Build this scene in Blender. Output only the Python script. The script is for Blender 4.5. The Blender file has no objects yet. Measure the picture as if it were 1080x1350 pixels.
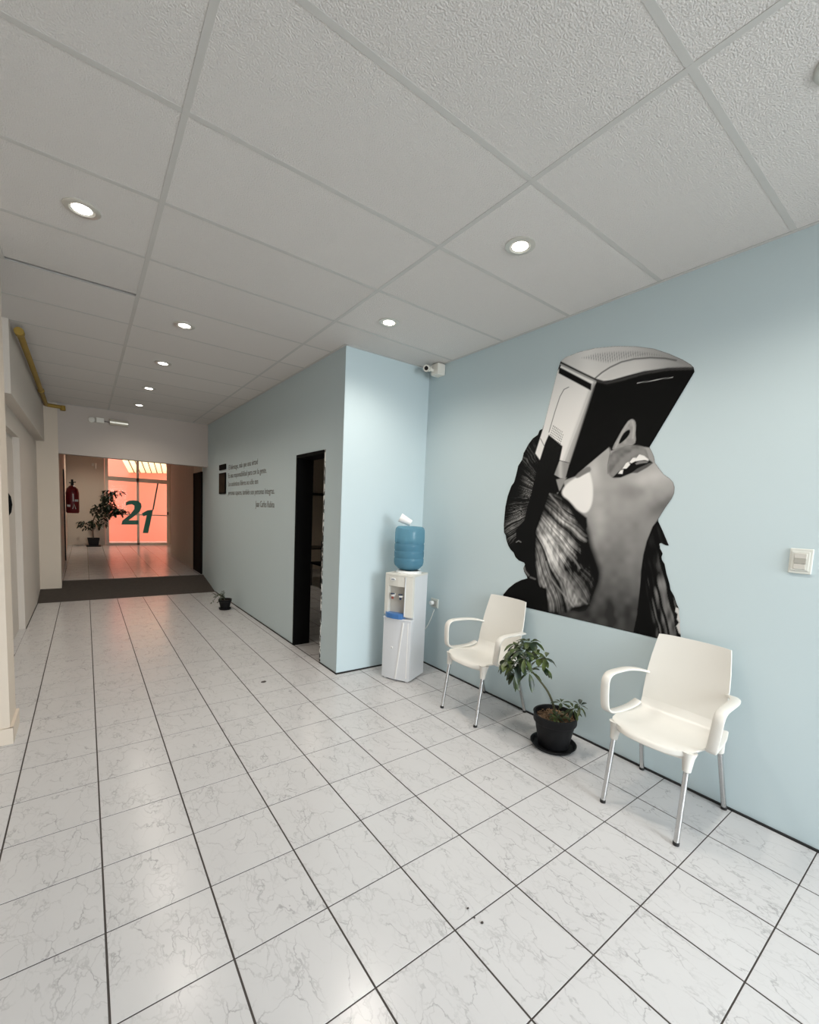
import bpy, bmesh, math, random
import numpy as np
from mathutils import Vector, Matrix

# ------------------------------------------------------------------ camera, world, light, exposure
scene = bpy.context.scene
COL = scene.collection
CAM = np.array([-0.032697, -2.046772, 1.498143])
CR = np.array([0.80107, -0.596861, 0.045214])
CU = np.array([0.016438, 0.097444, 0.995105])
CF = np.array([0.598345, 0.796406, -0.087871])
FPX, PCX, PCY = 572.372, 541.02, 728.51

cam_data = bpy.data.cameras.new('camera')
cam_data.sensor_fit = 'VERTICAL'
cam_data.sensor_height = 36.0
cam_data.lens = FPX * 36.0 / 1350.0
cam_data.shift_x = -(PCX - 540.0) / 1350.0
cam_data.shift_y = (PCY - 675.0) / 1350.0
cam_data.clip_start = 0.02
cam_obj = bpy.data.objects.new('camera', cam_data)
COL.objects.link(cam_obj)
cam_obj.matrix_world = Matrix(((CR[0], CU[0], -CF[0], CAM[0]), (CR[1], CU[1], -CF[1], CAM[1]),
                               (CR[2], CU[2], -CF[2], CAM[2]), (0, 0, 0, 1)))
scene.camera = cam_obj

world = bpy.data.worlds.new('world')
scene.world = world
world.use_nodes = True
bg = world.node_tree.nodes['Background']
bg.inputs[0].default_value = (0.92, 0.97, 1.0, 1)
bg.inputs[1].default_value = 2.1


def area(name, loc, rot, sx, sy, power, color):
    d = bpy.data.lights.new(name, 'AREA')
    d.shape = 'RECTANGLE'; d.size = sx; d.size_y = sy; d.energy = power; d.color = color
    o = bpy.data.objects.new(name, d); COL.objects.link(o)
    o.location = loc; o.rotation_euler = rot
    return o


# daylight entering through the glazed street front behind the camera: bright sky above the street
area('street_daylight', (2.3, -6.0, 2.2), (math.radians(80), 0, math.radians(7)), 3.2, 2.6, 285, (0.88, 0.96, 1.0))

scene.view_settings.view_transform = 'Standard'
scene.view_settings.look = 'None'
scene.view_settings.gamma = 1.0
scene.view_settings.use_curve_mapping = False
scene.view_settings.exposure = 0.54
scene.cycles.use_denoising = True

HC = 2.925          # ceiling height
XR = 2.712          # right wall face


# ------------------------------------------------------------------ helpers
class MB:
    def __init__(s):
        s.v = []; s.f = []

    def add(s, vs, fs):
        o = len(s.v)
        s.v += [tuple(map(float, p)) for p in vs]
        s.f += [tuple(i + o for i in f) for f in fs]
        return s

    def box(s, x0, x1, y0, y1, z0, z1):
        return s.add([(x0, y0, z0), (x1, y0, z0), (x1, y1, z0), (x0, y1, z0), (x0, y0, z1), (x1, y0, z1), (x1, y1, z1), (x0, y1, z1)],
                     [(3, 2, 1, 0), (4, 5, 6, 7), (0, 1, 5, 4), (1, 2, 6, 5), (2, 3, 7, 6), (3, 0, 4, 7)])

    def prism(s, poly, a, b, axis='z'):
        """poly of 2D points extruded from a to b along axis"""
        def p(u, w, t):
            return {'z': (u, w, t), 'x': (t, u, w), 'y': (u, t, w)}[axis]
        n = len(poly)
        vs = [p(u, w, a) for u, w in poly] + [p(u, w, b) for u, w in poly]
        fs = [tuple(range(n - 1, -1, -1)), tuple(range(n, 2 * n))] + [(i, (i + 1) % n, n + (i + 1) % n, n + i) for i in range(n)]
        return s.add(vs, fs)

    def lathe(s, prof, n=32, c=(0, 0, 0), axis='z', cap0=True, cap1=True):
        vs = []; fs = []
        for r, h in prof:
            for k in range(n):
                a = 2 * math.pi * k / n
                x, y = r * math.cos(a), r * math.sin(a)
                p = {'z': (x, y, h), 'x': (h, x, y), 'y': (y, h, x)}[axis]
                vs.append((p[0] + c[0], p[1] + c[1], p[2] + c[2]))
        m = len(prof)
        for j in range(m - 1):
            for k in range(n):
                k2 = (k + 1) % n
                fs.append((j * n + k, j * n + k2, (j + 1) * n + k2, (j + 1) * n + k))
        if cap0: fs.append(tuple(range(n - 1, -1, -1)))
        if cap1: fs.append(tuple((m - 1) * n + k for k in range(n)))
        return s.add(vs, fs)

    def tube(s, path, rad, n=10, cap=True):
        path = [Vector(p) for p in path]
        if not isinstance(rad, (list, tuple)): rad = [rad] * len(path)
        vs = []; fs = []
        t0 = (path[1] - path[0]).normalized()
        up = Vector((0, 0, 1)) if abs(t0.z) < .9 else Vector((1, 0, 0))
        nrm = t0.cross(up).normalized()
        for i, p in enumerate(path):
            t = (path[min(i + 1, len(path) - 1)] - path[max(i - 1, 0)]).normalized()
            nrm = (nrm - t * nrm.dot(t)).normalized(); b = t.cross(nrm)
            for k in range(n):
                a = 2 * math.pi * k / n
                vs.append(p + (nrm * math.cos(a) + b * math.sin(a)) * rad[i])
        for i in range(len(path) - 1):
            for k in range(n):
                k2 = (k + 1) % n
                fs.append((i * n + k, i * n + k2, (i + 1) * n + k2, (i + 1) * n + k))
        if cap:
            fs.append(tuple(range(n - 1, -1, -1))); fs.append(tuple((len(path) - 1) * n + k for k in range(n)))
        return s.add(vs, fs)

    def strap(s, path, side, w, t):
        """flat strap along path; side = width direction"""
        path = [Vector(p) for p in path]; side = Vector(side)
        vs = []; fs = []
        for i, p in enumerate(path):
            tg = (path[min(i + 1, len(path) - 1)] - path[max(i - 1, 0)]).normalized()
            sd = (side - tg * side.dot(tg)).normalized(); nn = tg.cross(sd)
            hw, ht = w / 2, t / 2
            for a, b in ((-1, -.5), (-.75, -1), (.75, -1), (1, -.5), (1, .5), (.75, 1), (-.75, 1), (-1, .5)):
                vs.append(p + sd * a * hw + nn * b * ht)
        for i in range(len(path) - 1):
            for k in range(8):
                k2 = (k + 1) % 8
                fs.append((i * 8 + k, i * 8 + k2, (i + 1) * 8 + k2, (i + 1) * 8 + k))
        fs.append(tuple(range(7, -1, -1))); fs.append(tuple((len(path) - 1) * 8 + k for k in range(8)))
        return s.add(vs, fs)

    def mesh(s, name, mat, smooth=False, bevel=0, seg=2):
        me = bpy.data.meshes.new(name)
        me.from_pydata(s.v, [], s.f)
        bm = bmesh.new(); bm.from_mesh(me)
        bmesh.ops.recalc_face_normals(bm, faces=bm.faces)
        if bevel:
            es = [e for e in bm.edges if len(e.link_faces) == 2 and e.calc_face_angle(0) > math.radians(35)]
            bmesh.ops.bevel(bm, geom=es, offset=bevel, segments=seg, affect='EDGES', profile=.5, clamp_overlap=True)
        if smooth:
            for f in bm.faces: f.smooth = True
            for e in bm.edges:
                if len(e.link_faces) == 2 and e.calc_face_angle(0) > math.radians(42): e.smooth = False
        bm.to_mesh(me); bm.free()
        if mat: me.materials.append(mat)
        return me

    def build(s, name, mat, parent=None, smooth=False, bevel=0, seg=2, loc=None):
        o = bpy.data.objects.new(name, s.mesh(name, mat, smooth, bevel, seg))
        COL.objects.link(o)
        if parent is not None: o.parent = parent
        if loc is not None: o.location = loc
        return o


def tag(o, label=None, cat=None, group=None, kind=None):
    if label: o['label'] = label
    if cat: o['category'] = cat
    if group: o['group'] = group
    if kind: o['kind'] = kind
    return o


def thing(name, label, cat, loc=(0, 0, 0), rz=0, group=None):
    o = bpy.data.objects.new(name, None); COL.objects.link(o)
    o.empty_display_size = .1
    o.location = loc; o.rotation_euler = (0, 0, rz)
    return tag(o, label, cat, group)


def copy_tree(o, parent=None):
    c = o.copy(); COL.objects.link(c); c.parent = parent
    for ch in list(o.children): copy_tree(ch, c)
    return c


# ------------------------------------------------------------------ materials
def new_mat(name):
    m = bpy.data.materials.new(name); m.use_nodes = True
    nt = m.node_tree
    return m, nt, nt.nodes['Principled BSDF']


def nd(nt, typ, **kw):
    n = nt.nodes.new(typ)
    for k, v in kw.items():
        if k.startswith('i_'):
            key = k[2:].replace('_', ' ')
            n.inputs[key].default_value = v
        else: setattr(n, k, v)
    return n


def plain(name, col, rough=.5, metal=0, var=.04, vscale=6.0, bump=0, bscale=60.0, spec=.5, **kw):
    """solid colour with a gentle noise variation and fine bump"""
    m, nt, b = new_mat(name)
    tc = nd(nt, 'ShaderNodeTexCoord')
    ns = nd(nt, 'ShaderNodeTexNoise', i_Scale=vscale, i_Detail=4.0)
    nt.links.new(tc.outputs['Object'], ns.inputs['Vector'])
    mx = nd(nt, 'ShaderNodeMix', data_type='RGBA')
    mx.inputs[6].default_value = tuple(max(0, c * (1 - var)) for c in col) + (1,)
    mx.inputs[7].default_value = tuple(min(1, c * (1 + var)) for c in col) + (1,)
    nt.links.new(ns.outputs['Fac'], mx.inputs[0])
    nt.links.new(mx.outputs[2], b.inputs['Base Color'])
    b.inputs['Roughness'].default_value = rough
    b.inputs['Metallic'].default_value = metal
    b.inputs['Specular IOR Level'].default_value = spec
    if bump:
        n2 = nd(nt, 'ShaderNodeTexNoise', i_Scale=bscale, i_Detail=3.0)
        nt.links.new(tc.outputs['Object'], n2.inputs['Vector'])
        bp = nd(nt, 'ShaderNodeBump', i_Strength=bump, i_Distance=.004)
        nt.links.new(n2.outputs['Fac'], bp.inputs['Height'])
        nt.links.new(bp.outputs[0], b.inputs['Normal'])
    for k, v in kw.items(): b.inputs[k].default_value = v
    return m


def emit(name, col, strength):
    m, nt, b = new_mat(name)
    b.inputs['Base Color'].default_value = (.9, .9, .9, 1)
    b.inputs['Emission Color'].default_value = col + (1,)
    b.inputs['Emission Strength'].default_value = strength
    return m


def marble(name, per_object=True, grid=None):
    m, nt, b = new_mat(name)
    L = nt.links.new
    tc = nd(nt, 'ShaderNodeTexCoord')
    if per_object:
        oi = nd(nt, 'ShaderNodeObjectInfo')
        sc = nd(nt, 'ShaderNodeVectorMath', operation='SCALE'); sc.inputs[0].default_value = (37.1, 91.7, 53.3)
        L(oi.outputs['Random'], sc.inputs['Scale'])
        ad = nd(nt, 'ShaderNodeVectorMath', operation='ADD'); L(tc.outputs['Object'], ad.inputs[0]); L(sc.outputs[0], ad.inputs[1])
        vec = ad.outputs[0]
    else:
        vec = tc.outputs['Object']
    mp = nd(nt, 'ShaderNodeMapping'); mp.inputs['Rotation'].default_value = (0, 0, .6); mp.inputs['Scale'].default_value = (1.7, 1, 1)
    L(vec, mp.inputs['Vector'])

    warp = nd(nt, 'ShaderNodeTexNoise', i_Scale=5.0, i_Detail=5.0, i_Roughness=.55); L(mp.outputs[0], warp.inputs['Vector'])
    wsub = nd(nt, 'ShaderNodeVectorMath', operation='SUBTRACT'); L(warp.outputs['Color'], wsub.inputs[0]); wsub.inputs[1].default_value = (.5, .5, .5)
    wsc = nd(nt, 'ShaderNodeVectorMath', operation='SCALE'); L(wsub.outputs[0], wsc.inputs[0]); wsc.inputs['Scale'].default_value = .30
    wadd = nd(nt, 'ShaderNodeVectorMath', operation='ADD'); L(mp.outputs[0], wadd.inputs[0]); L(wsc.outputs[0], wadd.inputs[1])

    def vein(scale, width):
        n = nd(nt, 'ShaderNodeTexVoronoi', feature='DISTANCE_TO_EDGE', i_Scale=scale)
        L(wadd.outputs[0], n.inputs['Vector'])
        r = nd(nt, 'ShaderNodeMapRange', interpolation_type='SMOOTHSTEP'); r.inputs['From Min'].default_value = 0; r.inputs['From Max'].default_value = width
        r.inputs['To Min'].default_value = 1; r.inputs['To Max'].default_value = 0
        L(n.outputs['Distance'], r.inputs['Value'])
        return r.outputs[0]
    v1 = vein(5.5, .030); v2 = vein(11.0, .055)
    fade = nd(nt, 'ShaderNodeTexNoise', i_Scale=4.5, i_Detail=2.0); L(mp.outputs[0], fade.inputs['Vector'])
    fr = nd(nt, 'ShaderNodeMapRange'); fr.inputs['From Min'].default_value = .40; fr.inputs['From Max'].default_value = .66; L(fade.outputs['Fac'], fr.inputs['Value'])
    fade2 = nd(nt, 'ShaderNodeTexNoise', i_Scale=9.0, i_Detail=3.0); L(mp.outputs[0], fade2.inputs['Vector'])
    fr2 = nd(nt, 'ShaderNodeMapRange'); fr2.inputs['From Min'].default_value = .36; fr2.inputs['From Max'].default_value = .66; fr2.inputs['To Max'].default_value = .75; L(fade2.outputs['Fac'], fr2.inputs['Value'])
    m1 = nd(nt, 'ShaderNodeMath', operation='MULTIPLY'); L(v1, m1.inputs[0]); L(fr2.outputs[0], m1.inputs[1])
    m2 = nd(nt, 'ShaderNodeMath', operation='MULTIPLY'); L(v2, m2.inputs[0]); L(fr.outputs[0], m2.inputs[1])
    m3 = nd(nt, 'ShaderNodeMath', operation='MULTIPLY'); L(m2.outputs[0], m3.inputs[0]); m3.inputs[1].default_value = .38
    mxv = nd(nt, 'ShaderNodeMath', operation='MAXIMUM'); L(m1.outputs[0], mxv.inputs[0]); L(m3.outputs[0], mxv.inputs[1])
    cloud = nd(nt, 'ShaderNodeTexNoise', i_Scale=2.3, i_Detail=4.0); L(mp.outputs[0], cloud.inputs['Vector'])
    base = nd(nt, 'ShaderNodeMix', data_type='RGBA'); base.inputs[6].default_value = (.535, .522, .520, 1); base.inputs[7].default_value = (.60, .586, .582, 1)
    L(cloud.outputs['Fac'], base.inputs[0])
    mix = nd(nt, 'ShaderNodeMix', data_type='RGBA'); mix.inputs[7].default_value = (.285, .275, .275, 1)
    L(mxv.outputs[0], mix.inputs[0]); L(base.outputs[2], mix.inputs[6])
    out = mix.outputs[2]
    if grid:
        br = nd(nt, 'ShaderNodeTexBrick', offset=0.0, squash=1.0)
        br.inputs['Scale'].default_value = 1.0; br.inputs['Mortar Size'].default_value = .004
        br.inputs['Brick Width'].default_value = grid; br.inputs['Row Height'].default_value = grid
        br.inputs['Mortar'].default_value = (.12, .10, .09, 1)
        L(tc.outputs['Object'], br.inputs['Vector'])
        L(out, br.inputs['Color1']); L(out, br.inputs['Color2'])
        out = br.outputs['Color']
    L(out, b.inputs['Base Color'])
    b.inputs['Roughness'].default_value = .22
    b.inputs['Specular IOR Level'].default_value = .45
    return m


def panel_mat():
    m, nt, b = new_mat('acoustic_panel')
    L = nt.links.new
    tc = nd(nt, 'ShaderNodeTexCoord'); oi = nd(nt, 'ShaderNodeObjectInfo')
    hs = nd(nt, 'ShaderNodeMix', data_type='RGBA'); hs.inputs[6].default_value = (.74, .705, .675, 1); hs.inputs[7].default_value = (.775, .74, .71, 1)
    L(oi.outputs['Random'], hs.inputs[0]); L(hs.outputs[2], b.inputs['Base Color'])
    n = nd(nt, 'ShaderNodeTexNoise', i_Scale=170.0, i_Detail=2.0, i_Roughness=.6); L(tc.outputs['Object'], n.inputs['Vector'])
    bp = nd(nt, 'ShaderNodeBump', i_Strength=.9, i_Distance=.009); L(n.outputs['Fac'], bp.inputs['Height']); L(bp.outputs[0], b.inputs['Normal'])
    b.inputs['Roughness'].default_value = .95; b.inputs['Specular IOR Level'].default_value = .1
    return m


def glass_mat(name, tint=(1, 1, 1), gloss=.08):
    m = bpy.data.materials.new(name); m.use_nodes = True
    nt = m.node_tree; nt.nodes.clear()
    o = nd(nt, 'ShaderNodeOutputMaterial'); t = nd(nt, 'ShaderNodeBsdfTransparent'); g = nd(nt, 'ShaderNodeBsdfGlossy')
    t.inputs[0].default_value = tint + (1,); g.inputs['Roughness'].default_value = .03
    fr = nd(nt, 'ShaderNodeFresnel'); fr.inputs[0].default_value = 1.10
    mx = nd(nt, 'ShaderNodeMixShader'); nt.links.new(fr.outputs[0], mx.inputs[0])
    nt.links.new(t.outputs[0], mx.inputs[1]); nt.links.new(g.outputs[0], mx.inputs[2]); nt.links.new(mx.outputs[0], o.inputs[0])
    return m


def water_bottle_mat():
    m = bpy.data.materials.new('blue_bottle'); m.use_nodes = True
    nt = m.node_tree; nt.nodes.clear(); L = nt.links.new
    o = nd(nt, 'ShaderNodeOutputMaterial')
    p = nd(nt, 'ShaderNodeBsdfPrincipled'); p.inputs['Base Color'].default_value = (.24, .42, .52, 1); p.inputs['Roughness'].default_value = .12
    tl = nd(nt, 'ShaderNodeBsdfTranslucent'); tl.inputs[0].default_value = (.34, .58, .68, 1)
    tr = nd(nt, 'ShaderNodeBsdfTransparent'); tr.inputs[0].default_value = (.52, .74, .82, 1)
    a = nd(nt, 'ShaderNodeMixShader'); a.inputs[0].default_value = .5; L(p.outputs[0], a.inputs[1]); L(tl.outputs[0], a.inputs[2])
    b = nd(nt, 'ShaderNodeMixShader'); b.inputs[0].default_value = .45; L(a.outputs[0], b.inputs[1]); L(tr.outputs[0], b.inputs[2])
    L(b.outputs[0], o.inputs[0])
    return m


def leaf_mat(name, c1, c2, trans=.25):
    m, nt, b = new_mat(name)
    L = nt.links.new
    tc = nd(nt, 'ShaderNodeTexCoord')
    n = nd(nt, 'ShaderNodeTexNoise', i_Scale=14.0, i_Detail=3.0); L(tc.outputs['Object'], n.inputs['Vector'])
    r = nd(nt, 'ShaderNodeValToRGB'); r.color_ramp.elements[0].position = .4; r.color_ramp.elements[1].position = .64
    r.color_ramp.elements[0].color = c1 + (1,); r.color_ramp.elements[1].color = c2 + (1,)
    L(n.outputs['Fac'], r.inputs[0]); L(r.outputs[0], b.inputs['Base Color'])
    b.inputs['Roughness'].default_value = .38
    return m


M = dict(
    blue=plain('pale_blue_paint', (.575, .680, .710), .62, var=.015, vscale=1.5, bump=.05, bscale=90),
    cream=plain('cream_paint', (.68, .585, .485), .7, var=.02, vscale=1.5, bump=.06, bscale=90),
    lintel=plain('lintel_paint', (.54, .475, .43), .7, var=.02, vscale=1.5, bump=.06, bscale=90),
    white_wall=plain('white_paint', (.62, .56, .50), .7, var=.02, vscale=1.5, bump=.05, bscale=90),
    tile=marble('marble_tile'), hall_tile=marble('hall_marble_tile', False, .34), slab=marble('marble_slab', False),
    grout=plain('dark_grout', (.055, .045, .040), .9, var=.2, vscale=30),
    panel=panel_mat(), tee=plain('ceiling_tee', (.56, .545, .52), .5, var=.02),
    dark=plain('plenum_dark', (.05, .048, .045), .9),
    black=plain('black_paint', (.005, .005, .005), .8, var=.1, spec=.08),
    skirt=plain('black_skirting', (.012, .012, .012), .6, var=.1),
    rubber=plain('brown_carpet', (.060, .048, .040), .95, var=.25, vscale=25, bump=.5, bscale=300),
    plastic=plain('ivory_plastic', (.77, .745, .69), .33, var=.015),
    chrome=plain('brushed_steel', (.62, .62, .62), .22, metal=1.0, var=.05, vscale=30),
    foot=plain('black_rubber', (.015, .015, .015), .6),
    pot=plain('black_pot', (.007, .007, .008), .55, spec=.25, var=.2, vscale=12, bump=.2, bscale=30),
    soil=plain('bark_soil', (.12, .062, .030), .95, var=.5, vscale=60, bump=1.0, bscale=90),
    stem=plain('plant_stem', (.075, .075, .035), .7, var=.2, vscale=20),
    bark=plain('ficus_bark', (.13, .10, .075), .8, var=.2, vscale=20),
    leaf=leaf_mat('umbrella_leaf', (.007, .020, .009), (.075, .105, .022)),
    ficus=leaf_mat('ficus_leaf', (.006, .014, .007), (.016, .030, .012)),
    sprig=leaf_mat('sprig_leaf', (.020, .035, .014), (.07, .085, .03)),
    wd_white=plain('dispenser_white', (.70, .71, .73), .32, var=.01),
    wd_cream=plain('dispenser_cream', (.70, .68, .62), .35, var=.01),
    wd_niche=plain('dispenser_niche', (.50, .47, .42), .4, var=.02),
    wd_blue=plain('dispenser_tray_blue', (.055, .17, .42), .3, var=.03),
    navy=plain('tap_navy', (.03, .05, .10), .35), red=plain('tap_red', (.35, .06, .04), .35),
    bottle=water_bottle_mat(), cup=plain('white_cup', (.88, .87, .85), .5, var=.01),
    device=plain('device_white', (.80, .77, .70), .4, var=.02), lens=plain('lens_black', (.004, .004, .004), .1),
    sw=plain('switch_plate', (.72, .73, .68), .35, var=.01), sw2=plain('switch_rocker', (.62, .60, .55), .35, var=.01),
    sw3=plain('switch_grey', (.42, .41, .37), .35),
    ring=plain('lamp_ring', (.62, .60, .55), .3, metal=.4, var=.02), lamp=emit('lamp_glow', (1, .97, .9), 9.0),
    yellow=plain('yellow_pipe', (.33, .205, .025), .55, var=.15, vscale=9),
    red_cover=plain('extinguisher_red', (.16, .006, .010), .45, var=.1), white=plain('white_print', (.75, .74, .7), .5),
    frame=plain('door_frame_cream', (.78, .68, .56), .45, var=.02), green=plain('green_vinyl', (.002, .15, .095), .4, var=.02),
    salmon=plain('salmon_paint', (.86, .262, .168), .85, var=.03, vscale=1.2),
    pave=plain('court_paving', (.55, .35, .28), .9, var=.1), rafter=plain('rafter', (.10, .07, .05), .7),
    glass=glass_mat('door_glass'), text=plain('wall_lettering', (.19, .19, .18), .6, var=.02),
    sepia=plain('sepia_photo', (.040, .027, .018), .8, var=.8, vscale=9, spec=.08), wood=plain('dark_table', (.02, .016, .012), .4),
    asphalt=plain('street_asphalt', (.22, .22, .21), .9, var=.1), chip=None, boards=None, sheet=None)


def chip_mat():
    m, nt, b = new_mat('chipped_edge')
    tc = nd(nt, 'ShaderNodeTexCoord'); n = nd(nt, 'ShaderNodeTexNoise', i_Scale=26.0, i_Detail=5.0)
    nt.links.new(tc.outputs['Object'], n.inputs['Vector'])
    r = nd(nt, 'ShaderNodeValToRGB'); r.color_ramp.elements[0].position = .47; r.color_ramp.elements[1].position = .53
    r.color_ramp.elements[0].color = (.02, .02, .02, 1); r.color_ramp.elements[1].color = (.7, .7, .68, 1)
    nt.links.new(n.outputs['Fac'], r.inputs[0]); nt.links.new(r.outputs[0], b.inputs['Base Color'])
    return m


def board_mat():
    m, nt, b = new_mat('vertical_boards')
    tc = nd(nt, 'ShaderNodeTexCoord'); w = nd(nt, 'ShaderNodeTexWave', bands_direction='Y'); w.inputs['Scale'].default_value = 2.6
    w.inputs['Distortion'].default_value = .6
    nt.links.new(tc.outputs['Object'], w.inputs['Vector'])
    mx = nd(nt, 'ShaderNodeMix', data_type='RGBA'); mx.inputs[6].default_value = (.44, .385, .32, 1); mx.inputs[7].default_value = (.52, .46, .38, 1)
    nt.links.new(w.outputs['Fac'], mx.inputs[0]); nt.links.new(mx.outputs[2], b.inputs['Base Color'])
    bp = nd(nt, 'ShaderNodeBump', i_Strength=.3); nt.links.new(w.outputs['Fac'], bp.inputs['Height']); nt.links.new(bp.outputs[0], b.inputs['Normal'])
    b.inputs['Roughness'].default_value = .6
    return m


def sheet_mat():
    m = bpy.data.materials.new('translucent_sheet'); m.use_nodes = True
    nt = m.node_tree; nt.nodes.clear()
    o = nd(nt, 'ShaderNodeOutputMaterial'); t = nd(nt, 'ShaderNodeBsdfTranslucent'); t.inputs[0].default_value = (.95, .86, .62, 1)
    tr = nd(nt, 'ShaderNodeBsdfTransparent'); tr.inputs[0].default_value = (1, .93, .72, 1)
    mx = nd(nt, 'ShaderNodeMixShader'); mx.inputs[0].default_value = .15
    nt.links.new(t.outputs[0], mx.inputs[1]); nt.links.new(tr.outputs[0], mx.inputs[2]); nt.links.new(mx.outputs[0], o.inputs[0])
    return m


M['chip'] = chip_mat(); M['boards'] = board_mat(); M['sheet'] = sheet_mat()


def struct(o):
    o['kind'] = 'structure'
    return o


def lab(o, label):
    o['label'] = label
    return o


# ------------------------------------------------------------------ floor with tiles
T = 0.34
XL = -0.60          # left corridor wall face
YR = 5.94           # ramp start
HZ = 0.17           # hall floor level


def xw(y):          # face of the corridor wall that holds the black doorway
    return 1.797 - .0079 * (y - 1.443)


floor = struct(MB().box(-3.7, 5.2, -4.3, 8.4, -.10, -.0012).build('floor', M['grout']))
lab(floor, 'white marble-look tile floor with dark grout joints')


def tile_mesh(w, d, h=.0012, b=.0005):
    mb = MB()
    mb.add([(0, 0, -h), (w, 0, -h), (w, d, -h), (0, d, -h), (0, 0, -b), (w, 0, -b), (w, d, -b), (0, d, -b),
            (b, b, 0), (w - b, b, 0), (w - b, d - b, 0), (b, d - b, 0)],
           [(0, 1, 5, 4), (1, 2, 6, 5), (2, 3, 7, 6), (3, 0, 4, 7), (4, 5, 9, 8), (5, 6, 10, 9), (6, 7, 11, 10), (7, 4, 8, 11), (8, 9, 10, 11)])
    return mb.mesh('floor_tile', M['tile'])


GX, GY = .0066, .0050     # joint widths
full = tile_mesh(T - GX, T - GY)
cache = {}
for j in range(-8, 18):
    for k in range(-2, 8):
        x0, x1 = k * T + GX / 2, (k + 1) * T - GX / 2
        y0, y1 = j * T + GY / 2, (j + 1) * T - GY / 2
        if j >= 5: x1 = min(x1, xw(y0) - .004)
        if j == 4 and k >= 5: y1 = min(y1, 1.425)
        if j == 4 and k == 5:
            MB().box(x0, 1.788, 1.4251, 5 * T - GY / 2, -.0012, 0).build('floor_tile', M['tile'], floor)
        x1 = min(x1, XR - .004); y1 = min(y1, YR - .003)
        if j >= 4: x0 = max(x0, XL + .01)
        if x1 - x0 < .02 or y1 - y0 < .02: continue
        w, d = round(x1 - x0, 4), round(y1 - y0, 4)
        key = (w, d)
        if key not in cache:
            cache[key] = full if abs(w - (T - GX)) < 1e-4 and abs(d - (T - GY)) < 1e-4 else tile_mesh(w, d)
        o = bpy.data.objects.new('floor_tile', cache[key]); COL.objects.link(o)
        o.parent = floor; o.location = (x0, y0, 0)
# floor beyond the frame and in the side room
MB().box(-3.6, -.685, -4.0, 1.38, -.0012, 0).build('floor_slab', M['slab'], floor)
MB().box(-.68, XR - .004, -4.0, -2.722, -.0012, 0).build('floor_slab', M['slab'], floor)
MB().box(1.80, 5.0, 1.7, 8.2, -.0012, -.0002).build('side_room_floor', M['hall_tile'], floor)
MB().box(XL + .01, 1.70, YR, 6.0, -.0012, -.0004).build('floor_slab', M['slab'], floor)

MB().box(-.66, XL + .008, 3.40, 4.42, -.0012, 0).build('floor_slab', M['slab'], floor)
hall = struct(MB().box(-.62, 2.5, 6.88, 13.85, .02, HZ).build('floor_hall', M['hall_tile']))
lab(hall, 'raised tiled hall floor beyond the ramp')
ramp = MB().prism([(YR, .0), (YR + .01, .004), (6.9, HZ + .002), (6.9, .0)], XL - .03, xw(6.4), 'x').build('ramp', M['rubber'])
tag(ramp, 'dark brown carpeted ramp rising to the tiled hall', 'ramp')

# ------------------------------------------------------------------ walls
w = MB().box(XR, XR + .15, -4.2, 1.60, -.05, 3.2).build('wall_right', M['blue'])
struct(lab(w, 'pale blue wall with the black and white mural'))
w = MB().prism([(1.797, 1.443), (XR, 1.423), (XR, 1.56), (1.797 + .16, 1.58)], -.05, 3.2).build('wall_alcove', M['blue'])
struct(lab(w, 'short pale blue wall behind the water dispenser'))
D0, D1, DZ = 1.80, 2.47, 2.07
mb = MB()


def wseg(mb, y0, y1, z0, z1, th=.17):
    mb.prism([(xw(y0), y0), (xw(y0) + th, y0), (xw(y1) + th, y1), (xw(y1), y1)], z0, z1)


wseg(mb, 1.445, D0, -.05, 3.2); wseg(mb, D1, 6.95, -.05, 3.2); wseg(mb, D0, D1, DZ, 3.2)
w = mb.build('wall_corridor', M['blue']); struct(lab(w, 'grey blue corridor wall with lettering and a black doorway'))
# left side
w = MB().box(-3.6, -.42, 1.40, 1.68, -.05, 3.2).build('wall_left_pier', M['cream']); struct(lab(w, 'cream wall end beside the corridor'))
mb = MB()
mb.box(-1.0, XL, 1.68, 3.40, -.05, 3.2); mb.box(-1.0, XL, 3.40, 4.42, 2.14, 3.2); mb.box(-1.0, XL, 4.42, 6.53, -.05, 3.2)
w = mb.build('wall_left', M['white_wall']); struct(lab(w, 'off-white left corridor wall with a recessed door'))
b = MB().box(-.9, -.505, 2.87, 6.53, 2.335, 3.1).build('trim_1', M['white_wall']); struct(lab(b, 'boxed bulkhead along the top of the left wall'))
b = MB().prism([(-.44, 1.39), (-.425, 1.39), (-.405, 1.39), (-.405, 1.70), (-.42, 1.70), (-.42, 1.40)], 0, .10).box(-3.6, -.405, 1.385, 1.40, 0, .10).build('baseboard_left', M['cream']); struct(b)
# end wall: pier + lintel
w = MB().box(-.9, -.345, 6.53, 6.72, -.05, 3.2).build('wall_end_pier', M['cream']); struct(lab(w, 'cream pier at the end of the corridor'))
w = MB().box(-.345, 1.93, 6.535, 6.70, 2.18, 3.2).build('wall_end', M['lintel']); struct(lab(w, 'cream lintel wall over the opening to the hall'))
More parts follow.
